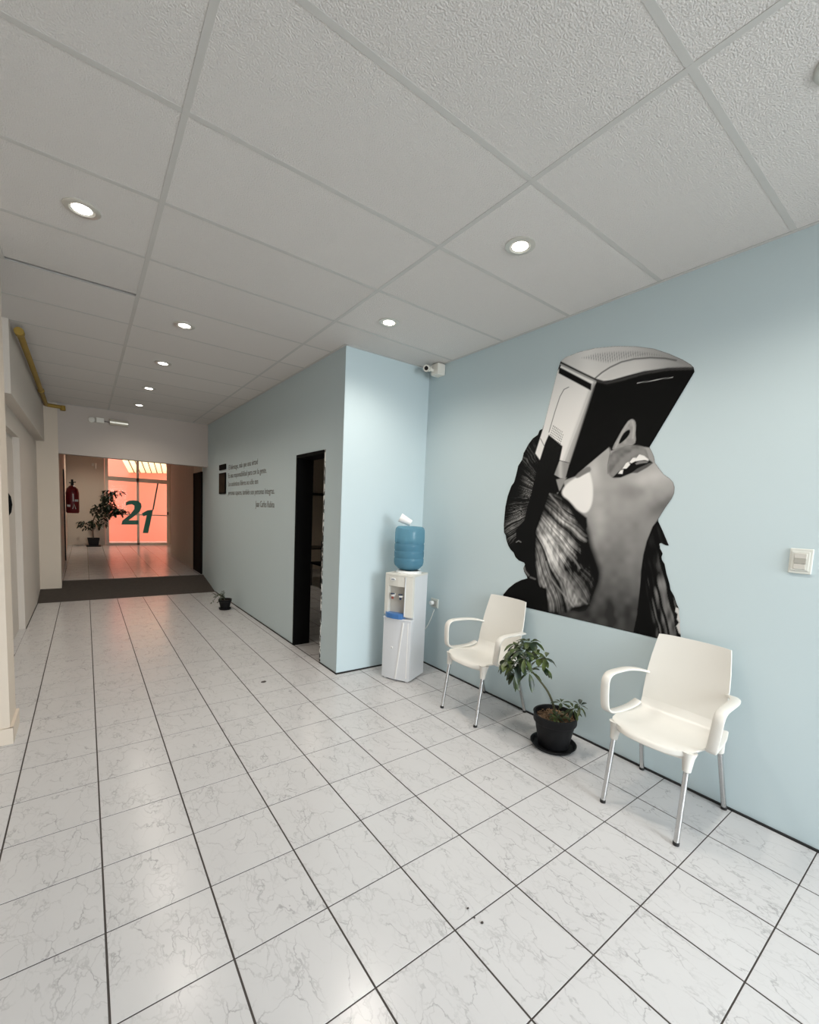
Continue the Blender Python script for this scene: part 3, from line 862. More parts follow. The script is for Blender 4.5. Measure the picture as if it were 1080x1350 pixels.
tray = MB().prism([(-.118, -.108), (-.122, -.150), (-.09, -.172), (-.03, -.183), (.03, -.180), (.062, -.168), (.066, -.108)], .568, .616).build('drip_tray', M['wd_blue'], t, bevel=.006)
for x, m2 in ((-.058, M['red']), (.022, M['navy'])):
    tp = MB().lathe([(.012, .0), (.014, .03), (.014, .036)], 14, (x, -.150, .770), 'y').build('tap', M['cup'], t, True)
    tp.data.transform(Matrix.Translation((0, .006, 0)))
    MB().lathe([(.008, .738), (.010, .745), (.011, .776)], 14, (x, -.142, 0)).build('spout', m2, tp, True)
    MB().box(x - .016, x + .016, -.158, -.13, .782, .790).build('lever', M['navy'], tp, bevel=.003)
    MB().box(x - .005, x + .028, -.164, -.154, .764, .776).build('push_pad', M['cup'], tp, bevel=.003)
lg = MB().lathe([(.0, -.163), (.024, -.163), (.026, -.158)], 24, (-.05, 0, .918), 'y', cap0=False)
lo2 = lg.build('logo_plate', M['cup'], t, True); lo2.data.transform(Matrix.Translation((0, 0, .918)) @ Matrix.Diagonal((1, 1, .5, 1)) @ Matrix.Translation((0, 0, -.918)))
MB().box(-.066, -.034, -.1642, -.163, .914, .921).build('logo_mark', M['navy'], lo2)
l3 = MB().lathe([(.0, -.1635), (.010, -.1635), (.012, -.158)], 20, (-.035, 0, .30), 'y', cap0=False).build('badge', M['cup'], lo, True)
MB().box(-.038, -.035, -.1645, -.1635, .295, .306).box(-.038, -.031, -.1645, -.1635, .294, .297).build('badge_mark', M['navy'], l3)
for x, y in ((-.11, -.12), (.11, -.12), (-.11, .12), (.11, .12)):
    MB().lathe([(.014, 0), (.016, .004), (.016, .022)], 14, (x, y, 0)).build('foot', M['cup'], t, True)
MB().lathe([(.115, .966), (.118, .975), (.105, .992), (.09, .992)], 36, (.02, .0, 0), cap1=False).build('bottle_collar', M['cup'], t, True)
MB().tube(smooth_path([(.10, .150, .45), (.10, .175, .40), (.13, .23, .45), (.17, .275, .60)], 4), .003, 6).build('power_cord', M['sw2'], t, True)

t = thing('water_bottle', 'translucent blue water bottle upside down on the dispenser', 'bottle', (2.322, 1.104, .985))
pr_ = [(.030, .0), (.060, .006), (.098, .022), (.128, .052), (.134, .075)]
for z in (.10, .165, .23): pr_ += [(.135, z), (.135, z + .012), (.131, z + .018), (.131, z + .024), (.135, z + .03)]
pr_ += [(.135, .30), (.135, .345), (.133, .372), (.125, .392), (.108, .403), (.06, .406), (.0, .404)]
bo = MB().lathe(pr_, 44, cap1=False).build('shell', M['bottle'], t, True)
MB().lathe([(.026, .004), (.056, .010), (.094, .027), (.122, .056), (.128, .08), (.128, .27), (.0, .27)], 36, cap1=False).build('water', plain('blue_water', (.22, .41, .50), .1, var=.10, vscale=20), t, True)
cup = thing('paper_cup', 'white paper cup lying on top of the blue water bottle', 'cup', (2.275, 1.118, 1.4415))
c = MB().lathe([(.036, -.055), (.039, -.055), (.041, -.05), (.028, .055), (.026, .055)], 28, (0, 0, 0), 'x', cap0=False).build('cup_wall', M['cup'], cup, True)
MB().lathe([(.0, .050), (.027, .050)], 28, (0, 0, 0), 'x', cap0=False, cap1=False).build('cup_bottom', M['cup'], cup, True)
cup.rotation_euler = (0, math.radians(26), math.radians(-35))

# wall socket with plug
t = thing('wall_socket', 'white wall socket with a plug beside the water dispenser', 'socket', (XR, 1.165, .640))
MB().box(-.009, 0, -.055, .055, -.045, .045).build('plate', M['sw'], t, bevel=.003)
MB().box(-.012, -.008, -.034, .034, -.028, .028).build('socket_face', M['sw3'], t, bevel=.002)
MB().lathe([(.017, -.045), (.02, -.035), (.02, -.012)], 18, (0, .02, 0), 'x').build('plug', M['cup'], t, True)

# light switch
t = thing('light_switch', 'square white light switch on the pale blue wall', 'switch', (XR, -1.512, 1.359))
MB().box(-.010, 0, -.043, .043, -.06, .06).build('plate', M['sw'], t, bevel=.004)
MB().box(-.014, -.009, -.032, .034, -.046, .046).build('inner_frame', M['sw'], t, bevel=.002)
for z0, z1, m2 in ((.013, .038, 'sw2'), (-.012, .012, 'sw3'), (-.038, -.013, 'sw2')):
    MB().box(-.018, -.013, -.022, .024, z0, z1).build('rocker', M[m2], t, bevel=.002)

# corner security camera
t = thing('security_camera', 'white bullet security camera on a square box in the ceiling corner', 'camera', (2.664, 1.235, 2.866))
MB().box(-.045, .046, -.052, .052, -.052, .052).build('junction_box', M['device'], t, bevel=.008)
MB().tube([(-.04, .02, -.005), (-.075, .03, .0)], .015, 14).build('bracket', M['device'], t, True)
bb = MB().lathe([(.020, .0), (.028, .004), (.028, .085), (.031, .087), (.031, .10)], 24, cap1=True).build('camera_barrel', M['device'], t, True)
bb.rotation_mode = 'QUATERNION'; bb.rotation_quaternion = Vector((-.80, -.52, -.25)).to_track_quat('Z', 'Y'); bb.location = (-.060, .055, .012)
MB().lathe([(.0, .1005), (.018, .1005), (.021, .099)], 24, cap0=False, cap1=False).build('lens', M['lens'], bb, True)
MB().lathe([(.014, -.048), (.016, -.044)], 18, (0, -.02, -.025), 'x').build('cover_screw', M['device'], t, True)

# small camera in the hall
t = thing('dome_camera', 'small white camera high on the far hall wall', 'camera', (.20, 13.80, 2.52))
MB().box(-.06, .06, -.02, 0, -.04, .04).build('base', M['device'], t, bevel=.005)
MB().tube([(.0, -.02, .0), (.03, -.08, -.02)], .014, 10).build('bracket', M['device'], t, True)
MB().lathe([(.03, -.12), (.035, -.1), (.035, .04)], 18, (.03, -.1, 0), 'z').build('camera_barrel', M['device'], t, True)

# emergency light on the lintel
t = thing('emergency_light', 'white wall unit with a round plate and a silver lamp tube on the lintel', 'light', (.20, 6.535, 2.742))
MB().lathe([(.036, -.035), (.042, -.03), (.042, 0)], 28, (-.13, 0, .0), 'y').build('round_plate', M['device'], t, True)
MB().box(-.088, -.080, -.03, 0, -.03, .03).build('clip', M['sw3'], t)
MB().box(-.072, .03, -.045, 0, -.035, .045).build('housing', M['device'], t, bevel=.006)
MB().box(.03, .10, -.012, 0, -.004, .004).build('cable', M['foot'], t)
MB().lathe([(.040, .10), (.045, .103), (.045, .345), (.040, .348)], 20, (0, -.046, .0), 'x').build('lamp_tube', plain('silver_tube', (.8, .76, .66), .3, metal=.5), t, True)

# yellow conduit along the bulkhead
t = thing('yellow_pipe', 'yellow pipe running along the top of the left bulkhead', 'pipe', (-.45, 2.95, 2.865))
MB().tube([(0, 0, 0), (-.008, 1.8, 0), (-.02, 3.50, 0)], .025, 16).build('long_run', M['yellow'], t, True)
MB().tube([(-.02, 3.50, 0), (.0, 3.535, 0), (.17, 3.54, -.005)], .026, 16).build('cross_run', M['yellow'], t, True)
MB().lathe([(.032, -.01), (.034, .0), (.034, .06), (.028, .07)], 18, (0, 0, 0), 'y').build('end_cap', M['yellow'], t, True)
MB().lathe([(.034, .0), (.036, .05), (.03, .06)], 18, (-.012, 2.45, 0), 'y').build('coupling', M['yellow'], t, True)
MB().tube([(.17, 3.54, .02), (.175, 3.54, -.05)], .034, 14).build('elbow', M['yellow'], t, True)

# fire extinguisher in its red cover, and the dark post behind it
t = thing('fire_extinguisher', 'fire extinguisher in a red cover hanging on the hall wall', 'extinguisher', (-.272, 11.2, 1.16))
MB().lathe([(.0, 0), (.11, .0), (.128, .03), (.128, .48), (.11, .58), (.06, .64), (.03, .66)], 28).build('cover', M['red_cover'], t, True)
MB().lathe([(.03, .66), (.03, .72), (.022, .74), (.022, .80)], 16).build('valve', M['foot'], t, True)
MB().tube([(-.06, 0, .72), (.07, -.02, .74)], .012, 8).build('handle', M['foot'], t, True)
for x0, x1, z0, z1 in ((.005, .028, .28, .46), (.045, .11, .28, .33), (-.10, -.04, .15, .20)):
    MB().box(x0, x1, -.132 if x0 < .04 else -.120, -.05, z0, z1).build('white_mark', M['white'], t)
MB().tube([(.0, -.127, .10), (.03, -.127, .22), (.06, -.115, .10)], .009, 6).build('white_mark', M['white'], t)
po = MB().box(-.415, -.375, 9.82, 9.86, HZ, 2.12).build('wall_post', M['pot']); tag(po, 'thin dark post on the hall wall beside the red extinguisher', 'post')

# plaque and framed photo on the corridor wall
xq = xw(5.48)
o = MB().box(xq - .02, xq - .002, 5.28, 5.67, 2.075, 2.16).build('wall_plaque', M['black'], bevel=.004); tag(o, 'small black plaque above the framed picture on the corridor wall', 'plaque')
t = thing('framed_photo', 'dark sepia portrait panel beside the wall lettering', 'picture', (xq, 5.48, 1.69))
MB().box(-.018, -.002, -.20, .20, 0, .335).build('frame', M['black'], t, bevel=.003)
MB().box(-.020, -.016, -.175, .175, .02, .315).build('print', M['sepia'], t)

# lettering
quote = [('El liderazgo, más que una virtud', 5.142, 3.754, 2.057, .105), ('Es una responsabilidad para con la gente.', 5.160, 3.414, 1.931, .105), ('Los auténticos líderes no sólo son', 5.157, 3.73, 1.803, .105),
         ('personas capaces, también son personas íntegras.', 5.166, 3.122, 1.669, .105), ('Juan Carlos Rubina', 3.821, 3.119, 1.503, .115)]
lt = thing('wall_lettering', 'dark Spanish quotation in small letters on the corridor wall', 'lettering', (xw(5.15), 5.15, 1.5))
for s, ya, yb, z, size in quote:
    cu = bpy.data.curves.new('line', 'FONT'); cu.body = s; cu.size = size; cu.extrude = .0008
    to = bpy.data.objects.new('line', cu); COL.objects.link(to)
    bpy.context.view_layer.update()
    me = bpy.data.meshes.new_from_object(to.evaluated_get(bpy.context.evaluated_depsgraph_get()))
    bpy.data.objects.remove(to)
    co = np.empty(len(me.vertices) * 3); me.vertices.foreach_get('co', co); co = co.reshape(-1, 3)
    x = (co[:, 0] - co[:, 0].min()) / (co[:, 0].max() - co[:, 0].min())
    y = ya + (yb - ya) * x
    new = np.stack([1.797 - .0079 * (y - 1.443) - .0015 - co[:, 2] - xw(5.15), y - 5.15, z + co[:, 1] - 1.5], 1)
    me.vertices.foreach_set('co', new.ravel()); me.materials.clear(); me.materials.append(M['text'])
    o = bpy.data.objects.new('text_line', me); COL.objects.link(o); o.parent = lt

# furniture seen through the doorway
t = thing('side_table', 'dark table in the dim room through the black doorway', 'table', (3.60, 6.2, 0))
MB().box(-.5, .5, -.3, .3, .72, .75).build('tabletop', M['wood'], t, bevel=.004)
for sx in (-.46, .46):
    for sy in (-.26, .26): MB().box(sx - .02, sx + .02, sy - .02, sy + .02, 0, .72).build('leg', M['chrome'], t)
t = thing('office_chair', 'black chair at the table in the dim room through the doorway', 'chair', (3.75, 5.75, 0))
MB().box(-.22, .22, -.22, .22, .43, .48).build('seat', M['black'], t, bevel=.015)
MB().box(-.21, .21, -.25, -.21, .55, .92).build('backrest', M['black'], t, bevel=.015)
for sx in (-.2, .2):
    MB().tube([(sx, -.22, 0), (sx, -.23, .6)], .012, 8).build('leg', M['foot'], t, True)
    MB().tube([(sx, .2, 0), (sx, .2, .44)], .012, 8).build('leg', M['foot'], t, True)
o = MB().box(2.2, 5.0, 8.15, 8.2, 1.86, 1.92).build('wall_rail', M['wood']); tag(o, 'thin dark rail high on the beige wall of the dim room', 'rail')

# specks of dirt on the floor
for i, (x, y, a, lb) in enumerate(((1.177, 1.587, .026, 'brown dried leaf scrap on the floor near the black doorway'), (1.120, -.984, .006, 'dark crumb lying apart from the pair of crumbs on one tile'),
                                   (1.113, -1.026, .005, 'smallest dark crumb lying in the grout joint'), (1.123, -1.056, .007, 'largest dark crumb of three on the open floor tiles'))):
    pts = [(a * rnd.uniform(.75, 1.1) * math.cos(k * .9), .75 * a * rnd.uniform(.7, 1.1) * math.sin(k * .9)) for k in range(7)]
    o = MB().prism(pts, 0, .004).build('leaf_scrap' if i == 0 else 'dirt_crumb', plain('dirt_%d' % i, (.05, .04, .035), .9), loc=(x, y, 0), bevel=.0012, seg=1)
    tag(o, lb, 'debris', None if i == 0 else 'crumbs on the tiles')

# ------------------------------------------------------------------ mural: flat vinyl print on the blue wall
def mural():
    XM = XR - .0025
    step = .0045
    ys = np.arange(.40, -1.10, -step); zs = np.arange(.76, 2.72, step)
    Yg, Zg = np.meshgrid(ys, zs)
    P = np.stack([np.full(Yg.size, XM), Yg.ravel(), Zg.ravel()], 1) - CAM
    dz = P @ CF
    U = PCX + FPX * (P @ CR) / dz; V = PCY - FPX * (P @ CU) / dz       # photograph coordinates of each point of the print

    def cr(x0, y0, s, pts): return [(x0 + a / s, y0 + b / s) for a, b in pts]
    m0 = lambda *p: cr(640, 430, 3.2133, p)
    m1 = lambda *p: cr(700, 440, 4.6957, p)
    m2 = lambda *p: cr(655, 560, 8.3077, p)
    m3 = lambda *p: cr(760, 540, 7.7143, p)
    m4 = lambda *p: cr(655, 690, 8.3077, p)
    m5 = lambda *p: cr(770, 680, 7.7143, p)

    def sd(poly, x, y):
        n = len(poly); d = np.full(x.shape, 1e9); ins = np.zeros(x.shape, bool)
        for i in range(n):
            (ax, ay), (bx, by) = poly[i], poly[(i + 1) % n]
            ex, ey = bx - ax, by - ay; wx, wy = x - ax, y - ay
            t = np.clip((wx * ex + wy * ey) / (ex * ex + ey * ey + 1e-12), 0, 1)
            d = np.minimum(d, np.hypot(wx - ex * t, wy - ey * t))
            c = ((ay > y) != (by > y)) & (x < ex * (y - ay) / (ey if abs(ey) > 1e-9 else 1e-9) + ax)
            ins ^= c
        return np.where(ins, d, -d)

    def line_d(pts, x, y):
        d = np.full(x.shape, 1e9)
        for (ax, ay), (bx, by) in zip(pts[:-1], pts[1:]):
            ex, ey = bx - ax, by - ay; wx, wy = x - ax, y - ay
            t = np.clip((wx * ex + wy * ey) / (ex * ex + ey * ey), 0, 1)
            d = np.minimum(d, np.hypot(wx - ex * t, wy - ey * t))
        return d

    ss = lambda a, b, t: (lambda u: u * u * (3 - 2 * u))(np.clip((t - a) / (b - a), 0, 1))
    R = np.random.RandomState(4)
    N1 = R.rand(4096); N2 = R.rand(256, 256)

    def n1(t):
        i = np.floor(t).astype(int); f = t - i; f = f * f * (3 - 2 * f)
        return N1[i % 4096] * (1 - f) + N1[(i + 1) % 4096] * f

    def n2(x, y):
        i = np.floor(x).astype(int); j = np.floor(y).astype(int); f = x - i; g = y - j; f = f * f * (3 - 2 * f); g = g * g * (3 - 2 * g)
        a = N2[i % 256, j % 256] * (1 - f) + N2[(i + 1) % 256, j % 256] * f
        b = N2[i % 256, (j + 1) % 256] * (1 - f) + N2[(i + 1) % 256, (j + 1) % 256] * f
        return a * (1 - g) + b * g

    outline = (m1((185, 170), (215, 145), (300, 112), (400, 88), (520, 77), (650, 78), (760, 92), (860, 125), (940, 160), (990, 190), (1008, 208), (1014, 235), (735, 702))
               + m3((770, 430), (790, 480), (800, 540), (850, 610), (890, 660), (950, 700), (985, 740), (1000, 790), (995, 850), (970, 905), (900, 1005), (835, 1110))
               + m5((755, 55), (800, 150), (865, 305), (835, 300), (790, 278), (770, 280), (775, 330), (802, 385), (788, 420), (795, 450), (820, 490), (840, 590), (870, 690), (880, 750), (920, 820), (945, 900), (968, 945), (965, 1000), (980, 1060), (975, 1110), (985, 1215))
               + [(898, 849)] + m5((760, 1250), (0, 1070)) + m4((340, 925)) + [(661, 793.3)]
               + m4((75, 775), (130, 710), (200, 655), (270, 620), (335, 602), (330, 580), (300, 530), (292, 490), (310, 450), (300, 430), (240, 405), (205, 370), (185, 320), (150, 285), (125, 240), (105, 180), (98, 130))
               + m2((80, 1180), (78, 1100), (85, 1000), (95, 900), (120, 780), (160, 670), (190, 630), (215, 540), (235, 450), (280, 380), (295, 310), (350, 210), (395, 150), (450, 110), (470, 60), (500, 45), (512, 0))
               + m1((75, 590), (165, 230)))
    inside = sd(outline, U, V)
    g = np.full(U.shape, .012)

    def rnd_poly(p, it=2):
        for _ in range(it):
            q_ = []
            for (ax, ay), (bx, by) in zip(p, p[1:] + p[:1]):
                q_ += [(ax * .75 + bx * .25, ay * .75 + by * .25), (ax * .25 + bx * .75, ay * .25 + by * .75)]
            p = q_
        return p

    def lay(poly, val, soft=.7, grow=0.0, op=1.0, sm=0):
        poly = rnd_poly(poly, sm) if sm else poly
        k = ss(-soft, soft, sd(poly, U, V) + grow) * op
        g[:] = g * (1 - k) + val * k
        return k

    def stroke(pts, w, val, soft=.5, op=1.0):
        k = (1 - ss(w - soft, w + soft, line_d(pts, U, V))) * op
        g[:] = g * (1 - k) + val * k

    # --- hair behind the strap (left mass): dark with fine bright strands
    qx, qy = U - 735, V - 660
    ang = np.arctan2(qy, qx); rad = np.hypot(qx, qy)
    st = np.abs(n1(ang * 90 + n2(U / 5, V / 5) * 3) - .5) * 2
    env = np.exp(-((U - 699) / 9) ** 2 - ((V - 643) / 16) ** 2) * .42 + np.exp(-((U - 684) / 9) ** 2 - ((V - 677) / 12) ** 2) * .50 + np.exp(-((U - 674) / 8) ** 2 - ((V - 697) / 12) ** 2) * .34 + np.exp(-((U - 699) / 10) ** 2 - ((V - 600) / 14) ** 2) * .16
    g += env * (st ** 2.2) * (.5 + n2(U / 3, V / 3))
    # --- skin of neck and chin
    skin = (m0((330, 655), (385, 635), (430, 590), (480, 545), (520, 515)) + m3((335, 380), (350, 420), (560, 362), (745, 388), (770, 430), (790, 480), (800, 540), (850, 610), (890, 660), (950, 700), (985, 740), (1000, 790), (995, 850), (970, 905), (900, 1005), (835, 1110))
            + m5((700, 110), (640, 260), (605, 400), (582, 560), (575, 700), (555, 870), (540, 1020), (505, 1185), (0, 1070)) + [(735, 812), (745, 790), (780, 760), (775, 735), (770, 705), (768, 688), (755, 675)])
    sv = .115 + .24 * ss(775, 640, V) + .05 * n2(U / 9, V / 9)
    sv += .16 * np.exp(-((U - 783) / 9) ** 2 - ((V - 625) / 22) ** 2)            # light along the jaw
    sv += .17 * np.exp(-((U - 864) / 24) ** 2 - ((V - 626) / 10) ** 2) + .10 * np.exp(-((U - 845) / 14) ** 2 - ((V - 636) / 7) ** 2)           # chin and under the lip
    sv += .12 * np.exp(-((U - 790) / 10) ** 2 - ((V - 690) / 30) ** 2)
    sv -= .17 * np.exp(-((U - 872 + (V - 664) * .7) / 15) ** 2 - ((V - 668) / 15) ** 2)            # under the chin
    sv -= .13 * np.exp(-((U - 832) / 15) ** 2 - ((V - 648) / 9) ** 2) + .05 * np.exp(-((U - 838) / 8) ** 2 - ((V - 690) / 12) ** 2)
    sv -= .10 * ss(855, 872, U + (V - 690) * .55) * ss(700, 670, V)
    sv -= .09 * ss(760, 815, V) + .06 * np.exp(-((U - 805) / 5) ** 2 - ((V - 808) / 18) ** 2)
    sv += .05 * np.exp(-((U - 832) / 9) ** 2 - ((V - 745) / 30) ** 2)
    lay(skin, np.clip(sv, .03, 1), 1.0)
    # --- dark hair edge at the left of the neck
    lay(m0((290, 690), (340, 722), (380, 775), (418, 812), (440, 860), (452, 930), (480, 1000), (495, 1060), (470, 1130), (430, 1220), (240, 1190), (210, 900)), .010, 5.5, sm=2)
    lay(m0((290, 690), (340, 722), (385, 778), (430, 812), (432, 850), (400, 900), (300, 860)), .014, 1.6)
    # --- white patch
    lay(m0((318, 712), (340, 670), (385, 640), (440, 608), (452, 650), (458, 700), (452, 760), (428, 796), (392, 782), (360, 742)), .86, 1.8, sm=2)
    lay(m0((300, 650), (345, 640), (320, 690), (305, 710)), .30, 1.2)
    lay(m0((378, 640), (400, 615), (440, 590), (452, 612), (420, 628), (392, 645)), .22, 1.2, sm=1)
    # --- front hair falling from the strap
    hair = m2((575, 745), (640, 765), (700, 800), (800, 930), (880, 1080), (1000, 1220)) + m4((960, 330), (1010, 470), (1060, 640), (1000, 880), (830, 912), (760, 975), (575, 965), (545, 700), (480, 700), (435, 560), (430, 100))
    a2 = np.arctan2(V - 630, U - 676); r2 = np.hypot(V - 630, U - 676)
    w_ = n2(U / 22, V / 22) * .05
    s1 = n1(a2 * 55 + w_ * 55 + 31); s2 = n1((a2 + w_) * 130 + 77); s3 = n1((a2 + w_) * 26 + 12)
    sh = np.clip(.25 * s1 + .45 * s2 + .55 * s3 - .28, 0, 1) * 1.35
    sh *= (.45 + .75 * n2(U / 16 + 9, V / 16)) * (.35 + .65 * n2(U / 2.5, V / 6))
    hot = np.exp(-((U - 735) / 26) ** 2 - ((V - 712) / 34) ** 2) + .8 * np.exp(-((U - 727) / 16) ** 2 - ((V - 757) / 34) ** 2) + .5 * np.exp(-((U - 752) / 18) ** 2 - ((V - 790) / 20) ** 2)
    dark = np.exp(-((U - 748) / 13) ** 2 - ((V - 742) / 16) ** 2) + np.exp(-((U - 770) / 12) ** 2 - ((V - 728) / 20) ** 2) * .8
    hv = np.clip(sh * (hot * 1.5 + .10) - dark * .10, .012, .85)
    lay(hair, hv, 3.0)
    for pts, b in ((m4((600, 180), (740, 260), (840, 380), (910, 490)), .5), (m4((520, 270), (600, 420), (680, 560), (760, 620)), .45), (m4((540, 420), (590, 600), (700, 740), (840, 910)), .5), (m4((640, 250), (700, 430), (780, 620), (900, 800), (990, 880)), .34), (m4((440, 420), (460, 560), (475, 690)), .32), (m2((580, 760), (680, 880), (820, 1080)), .5), (m4((560, 700), (575, 960)), .10), (m4((300, 480), (310, 520), (350, 570)), .40), (m4((370, 590), (420, 610)), .3)):
        stroke(pts, .8, b, 1.4, .5)
    # --- right-hand hair
    rh = m5((750, 58), (800, 150), (865, 305), (770, 280), (802, 385), (820, 490), (870, 690), (945, 900), (985, 1215), (760, 1260), (505, 1185), (540, 1020), (555, 870), (575, 700), (582, 560), (605, 400), (640, 260), (700, 110))
    sr = np.clip(n1((U - (V - 690) * .23) / 1.6 + n2(U / 14, V / 14) * 1.2) * n2(U / 6 + 3, V / 14) * .34 - .02, .008, .3)
    sr *= np.clip(.12 + ss(720, 770, V), 0, 1) * ss(846, 866, U + (V - 760) * -.12)
    lay(rh, np.clip(sr, .008, .25), .8)
    lay(m5((968, 945), (935, 930), (930, 975), (955, 1000), (945, 1050), (968, 1085), (940, 1120), (965, 1190), (990, 1215), (985, 1060)), .62, .5)
    lay(m5((790, 280), (770, 284), (776, 330), (800, 372), (790, 330)), .5, .4)
    # --- shoulder
    lay([(655, 800)] + m4((75, 775), (130, 710), (200, 655), (270, 620), (335, 604), (430, 625), (480, 700), (545, 720), (560, 965), (340, 930)), .009, .8)
    # --- box headset: side face
    side = m1((190, 195), (420, 300), (390, 350), (240, 800), (215, 892), (185, 893), (145, 870), (165, 800), (55, 780), (28, 740), (75, 590), (165, 230))
    lay(side, .83 + .05 * ss(560, 480, V), .7)
    e = line_d(m1((395, 330), (222, 800)), U, V)
    k = 1 - ss(2.0, 8.0, e); g[:] = np.where(sd(side, U, V) > 0, g * (1 - .45 * k), g)
    stroke(m1((372, 352), (205, 790)), 1.0, .72, 1.0, .7)
    lay(m1((175, 205), (376, 310), (372, 352), (172, 245)), .012, .5)
    stroke(m1((190, 190), (395, 290)), 1.6, .42, .8)
    stroke(m1((186, 178), (400, 282)), 1.3, .02, .6)
    stroke(m1((235, 330), (205, 345), (180, 390), (150, 480), (112, 610)), .45, .03, .45, .9)
    stroke(m1((60, 650), (82, 692)), .4, .03, .4)
    lay(m1((175, 785), (240, 800), (218, 892), (185, 893), (145, 870)), .30 + .22 * np.exp(-((U - 739) / 3) ** 2), .6)
    stroke(m1((172, 783), (240, 800)), .45, .03, .4)
    for i in range(8):                                                             # speaker holes
        for j in range(6):
            x_, y_ = 128 + i * 9.5 + j * 1.0, 580 + i * 7.0 + j * 7.5 - 12
            if 0 <= i - j + 5 < 12:
                x0_, y0_ = 700 + (140 + i * 9 - j * 4.5) / 4.6957, 440 + (572 + i * 6 + j * 13) / 4.6957
                kk = 1 - ss(.45, .95, np.hypot(U - x0_, V - y0_)); g[:] = g * (1 - .85 * kk)
    # --- screen
    scr = m1((410, 290), (470, 330), (560, 300), (650, 265), (760, 232), (880, 214), (1010, 210), (1013, 236), (735, 702), (655, 688), (480, 705), (380, 790), (280, 868), (215, 892), (240, 800), (385, 340))
    lay(scr, .0085, .8)
    stroke(m1((395, 300), (385, 340), (235, 800)), 1.4, .25, 1.6, .55)
    stroke(m1((660, 306), (880, 268)), .35, .6, .35)
    # --- top face
    top = m1((185, 170), (215, 145), (300, 112), (400, 88), (520, 77), (650, 78), (760, 92), (860, 125), (940, 160), (990, 190), (1008, 210), (960, 208), (850, 212), (700, 232), (600, 258), (500, 286), (450, 292), (400, 276), (300, 228))
    tv = .76 - .46 * ss(800, 905, U) + .10 * np.exp(-((U - 775) / 16) ** 2) - .10 * ss(752, 742, U)
    lay(top, tv, .7)
    arc = m1((400, 274), (440, 240), (490, 208), (560, 175), (640, 156), (740, 148), (830, 152), (900, 165))
    stroke(arc, .9, .05, .8, .85)
    band = m1((415, 280), (490, 222), (570, 185), (650, 166), (740, 158), (860, 165), (960, 195), (850, 206), (700, 226), (600, 250), (500, 282))
    lay(band, .72 - .38 * ss(830, 905, U), 1.2, op=.8)
    stroke(m1((410, 292), (470, 305), (560, 285), (700, 245), (850, 220), (1005, 215)), 1.8, .05, 1.6, .9)
    vent = m1((305, 150), (400, 120), (520, 108), (650, 105), (760, 118), (830, 140), (740, 138), (620, 148), (540, 168), (480, 182), (400, 168))
    kv = ss(-1.5, 3.0, sd(vent, U, V)); sp = .5 + .5 * np.sin((U - .12 * (V - 465)) * 2 * math.pi / 3.1)
    g[:] = g * (1 - .5 * kv * ss(.35, .9, sp))
    # --- strap
    lay(m2((570, 108), (722, 235), (690, 390), (632, 545), (650, 600), (690, 740), (575, 745), (520, 900), (430, 1160), (425, 1329), (415, 1480), (290, 1480), (215, 1329), (210, 1150), (300, 1050), (345, 880), (410, 620), (470, 390), (530, 200)),
        .012 + .012 * n2(U * 1.2, V * 1.2) * ss(650, 575, V), .7)
    stroke(m4((215, 205), (240, 190), (265, 205)), .6, .3, .5, .7)
    # --- ear, cheek shade, mouth
    lay(m3((565, 92), (600, 115), (607, 180), (600, 250), (607, 300), (595, 355), (500, 375), (420, 400), (362, 412), (380, 360), (430, 270), (480, 180), (530, 115)), .27 + .10 * n2(U / 4, V / 4), .7, sm=1)
    stroke(m3((570, 120), (585, 180), (575, 290)), 1.1, .48, 1.0, .8)
    stroke(m3((535, 125), (470, 230), (400, 380)), 1.3, .46, 1.2, .8)
    lay(m3((545, 195), (548, 240), (505, 300), (440, 352), (430, 342), (452, 285), (490, 228)), .006, .8, sm=1)
    lay(m3((345, 440), (420, 402), (500, 378), (600, 358), (700, 385), (755, 440), (770, 540), (700, 560), (560, 650), (450, 692), (370, 700), (325, 650), (325, 560)), .13 + .13 * n2(U / 5, V / 5), 1.6, sm=1)
    lay(m3((400, 560), (500, 470), (600, 400), (680, 410), (720, 470), (640, 445), (560, 490), (480, 570), (380, 680), (340, 660)), .27, 2.0, op=.8)
    lay(m3((700, 385), (745, 392), (785, 470), (795, 530), (745, 530), (725, 450)), .34, 1.0)
    stroke(m3((330, 380), (345, 440), (320, 560), (322, 650)), .55, .10, .6, .7)
    lay(m3((368, 692), (430, 630), (480, 600), (545, 540), (640, 470), (735, 505), (780, 540), (700, 590), (560, 645), (450, 690)), .012, .7)
    lay(m3((560, 645), (620, 600), (740, 545), (785, 540), (720, 590), (620, 645)), .10, .9)
    for tp in (((425, 650), (450, 618), (478, 610), (470, 655)), ((470, 600), (505, 545), (530, 530), (548, 560), (510, 600)), ((540, 535), (575, 490), (605, 488), (610, 520), (560, 545)), ((605, 500), (640, 455), (690, 470), (728, 500), (740, 520), (690, 512), (640, 520), (605, 525))):
        lay(m3(*tp), .85, .5)
    lay(m3((600, 545), (650, 520), (735, 525), (720, 540), (650, 550), (610, 560)), .22, .6)

    col = np.clip(np.where(g < .03, g * .5, g), .003, .9)
    nz, ny = Yg.shape
    ins = inside.reshape(nz, ny)
    cen = .25 * (ins[:-1, :-1] + ins[1:, :-1] + ins[:-1, 1:] + ins[1:, 1:]) > 0
    idx = np.arange(nz * ny).reshape(nz, ny)
    q = np.stack([idx[:-1, :-1], idx[:-1, 1:], idx[1:, 1:], idx[1:, :-1]], -1)[cen]
    # pull the rim vertices onto the cut outline
    cnt = np.zeros(nz * ny, int); np.add.at(cnt, q.ravel(), 1)
    rim = np.where((cnt > 0) & (cnt < 4))[0]
    ou = [(PCX, PCY)]
    oc = []
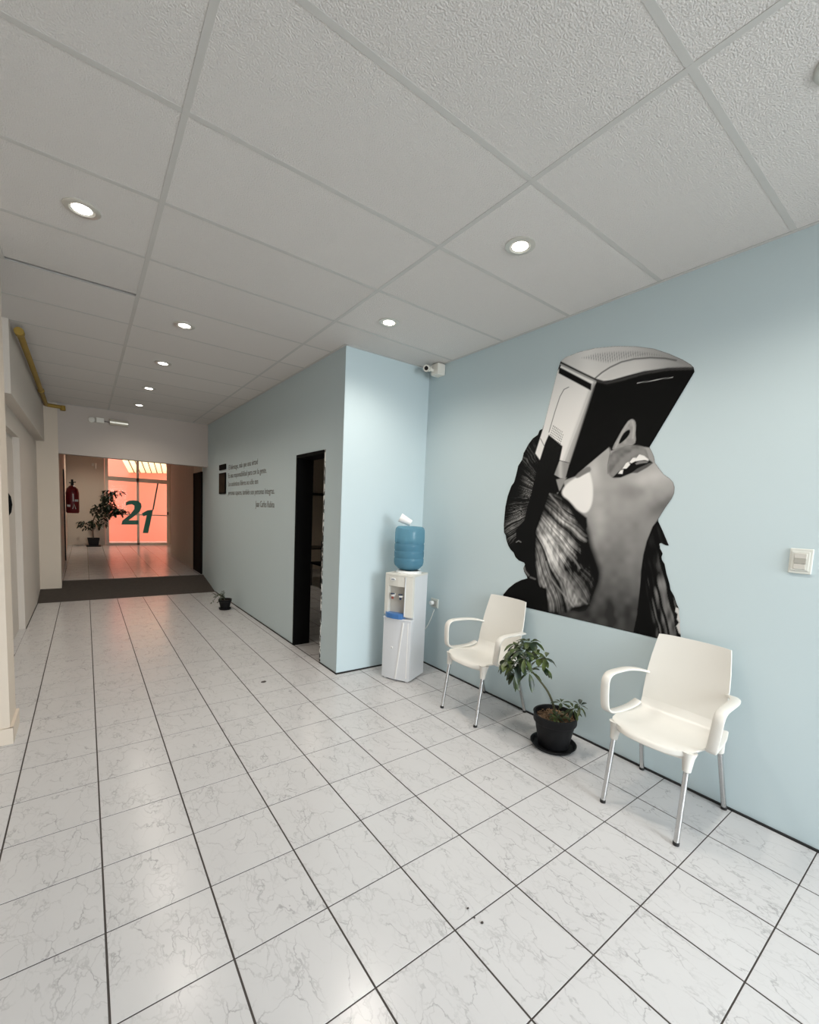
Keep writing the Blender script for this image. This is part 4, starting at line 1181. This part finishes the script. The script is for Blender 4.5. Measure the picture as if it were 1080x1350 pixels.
    for (u, v) in outline:
        d = CF + CR * (u - PCX) / FPX - CU * (v - PCY) / FPX
        s = (XM - CAM[0]) / d[0]; oc.append((CAM[1] + s * d[1], CAM[2] + s * d[2]))
    yy, zz = Yg.ravel().copy(), Zg.ravel().copy()
    by = yy[rim].copy(); bz = zz[rim].copy(); bd = np.full(len(rim), 1e9); ny_ = by.copy(); nz_ = bz.copy()
    for i in range(len(oc)):
        (ax, ay), (bx, b2) = oc[i], oc[(i + 1) % len(oc)]
        ex, ey = bx - ax, b2 - ay; t = np.clip(((by - ax) * ex + (bz - ay) * ey) / (ex * ex + ey * ey + 1e-12), 0, 1)
        px, py = ax + ex * t, ay + ey * t; d = np.hypot(by - px, bz - py); m_ = d < bd
        bd = np.where(m_, d, bd); ny_ = np.where(m_, px, ny_); nz_ = np.where(m_, py, nz_)
    ok = bd < step * 1.2
    yy[rim] = np.where(ok, ny_, by); zz[rim] = np.where(ok, nz_, bz)
    used = np.unique(q); remap = np.full(nz * ny, -1); remap[used] = np.arange(len(used))
    me = bpy.data.meshes.new('wall_mural')
    me.vertices.add(len(used)); me.vertices.foreach_set('co', np.stack([np.zeros(len(used)), yy[used] + .35, zz[used] - .8], 1).ravel())
    fq = remap[q]
    me.loops.add(fq.size); me.loops.foreach_set('vertex_index', fq.ravel().astype(np.int32))
    me.polygons.add(len(fq)); me.polygons.foreach_set('loop_start', np.arange(0, fq.size, 4, dtype=np.int32)); me.polygons.foreach_set('loop_total', np.full(len(fq), 4, np.int32))
    me.update(calc_edges=True)
    at = me.color_attributes.new('print', 'FLOAT_COLOR', 'POINT')
    c = col[used]
    rgba = np.stack([c * 1.02, c * .995, c * .965, np.ones_like(c)], 1).astype(np.float32)
    at.data.foreach_set('color', rgba.ravel())
    m, nt, b = new_mat('mural_print')
    a = nd(nt, 'ShaderNodeVertexColor'); a.layer_name = 'print'
    nt.links.new(a.outputs[0], b.inputs['Base Color']); b.inputs['Roughness'].default_value = .75; b.inputs['Specular IOR Level'].default_value = .1
    me.materials.append(m)
    o = bpy.data.objects.new('wall_mural', me); COL.objects.link(o); o.location = (XM, -.35, .8)
    tag(o, 'black and white print of a laughing woman with a box headset on the blue wall', 'mural')


mural()
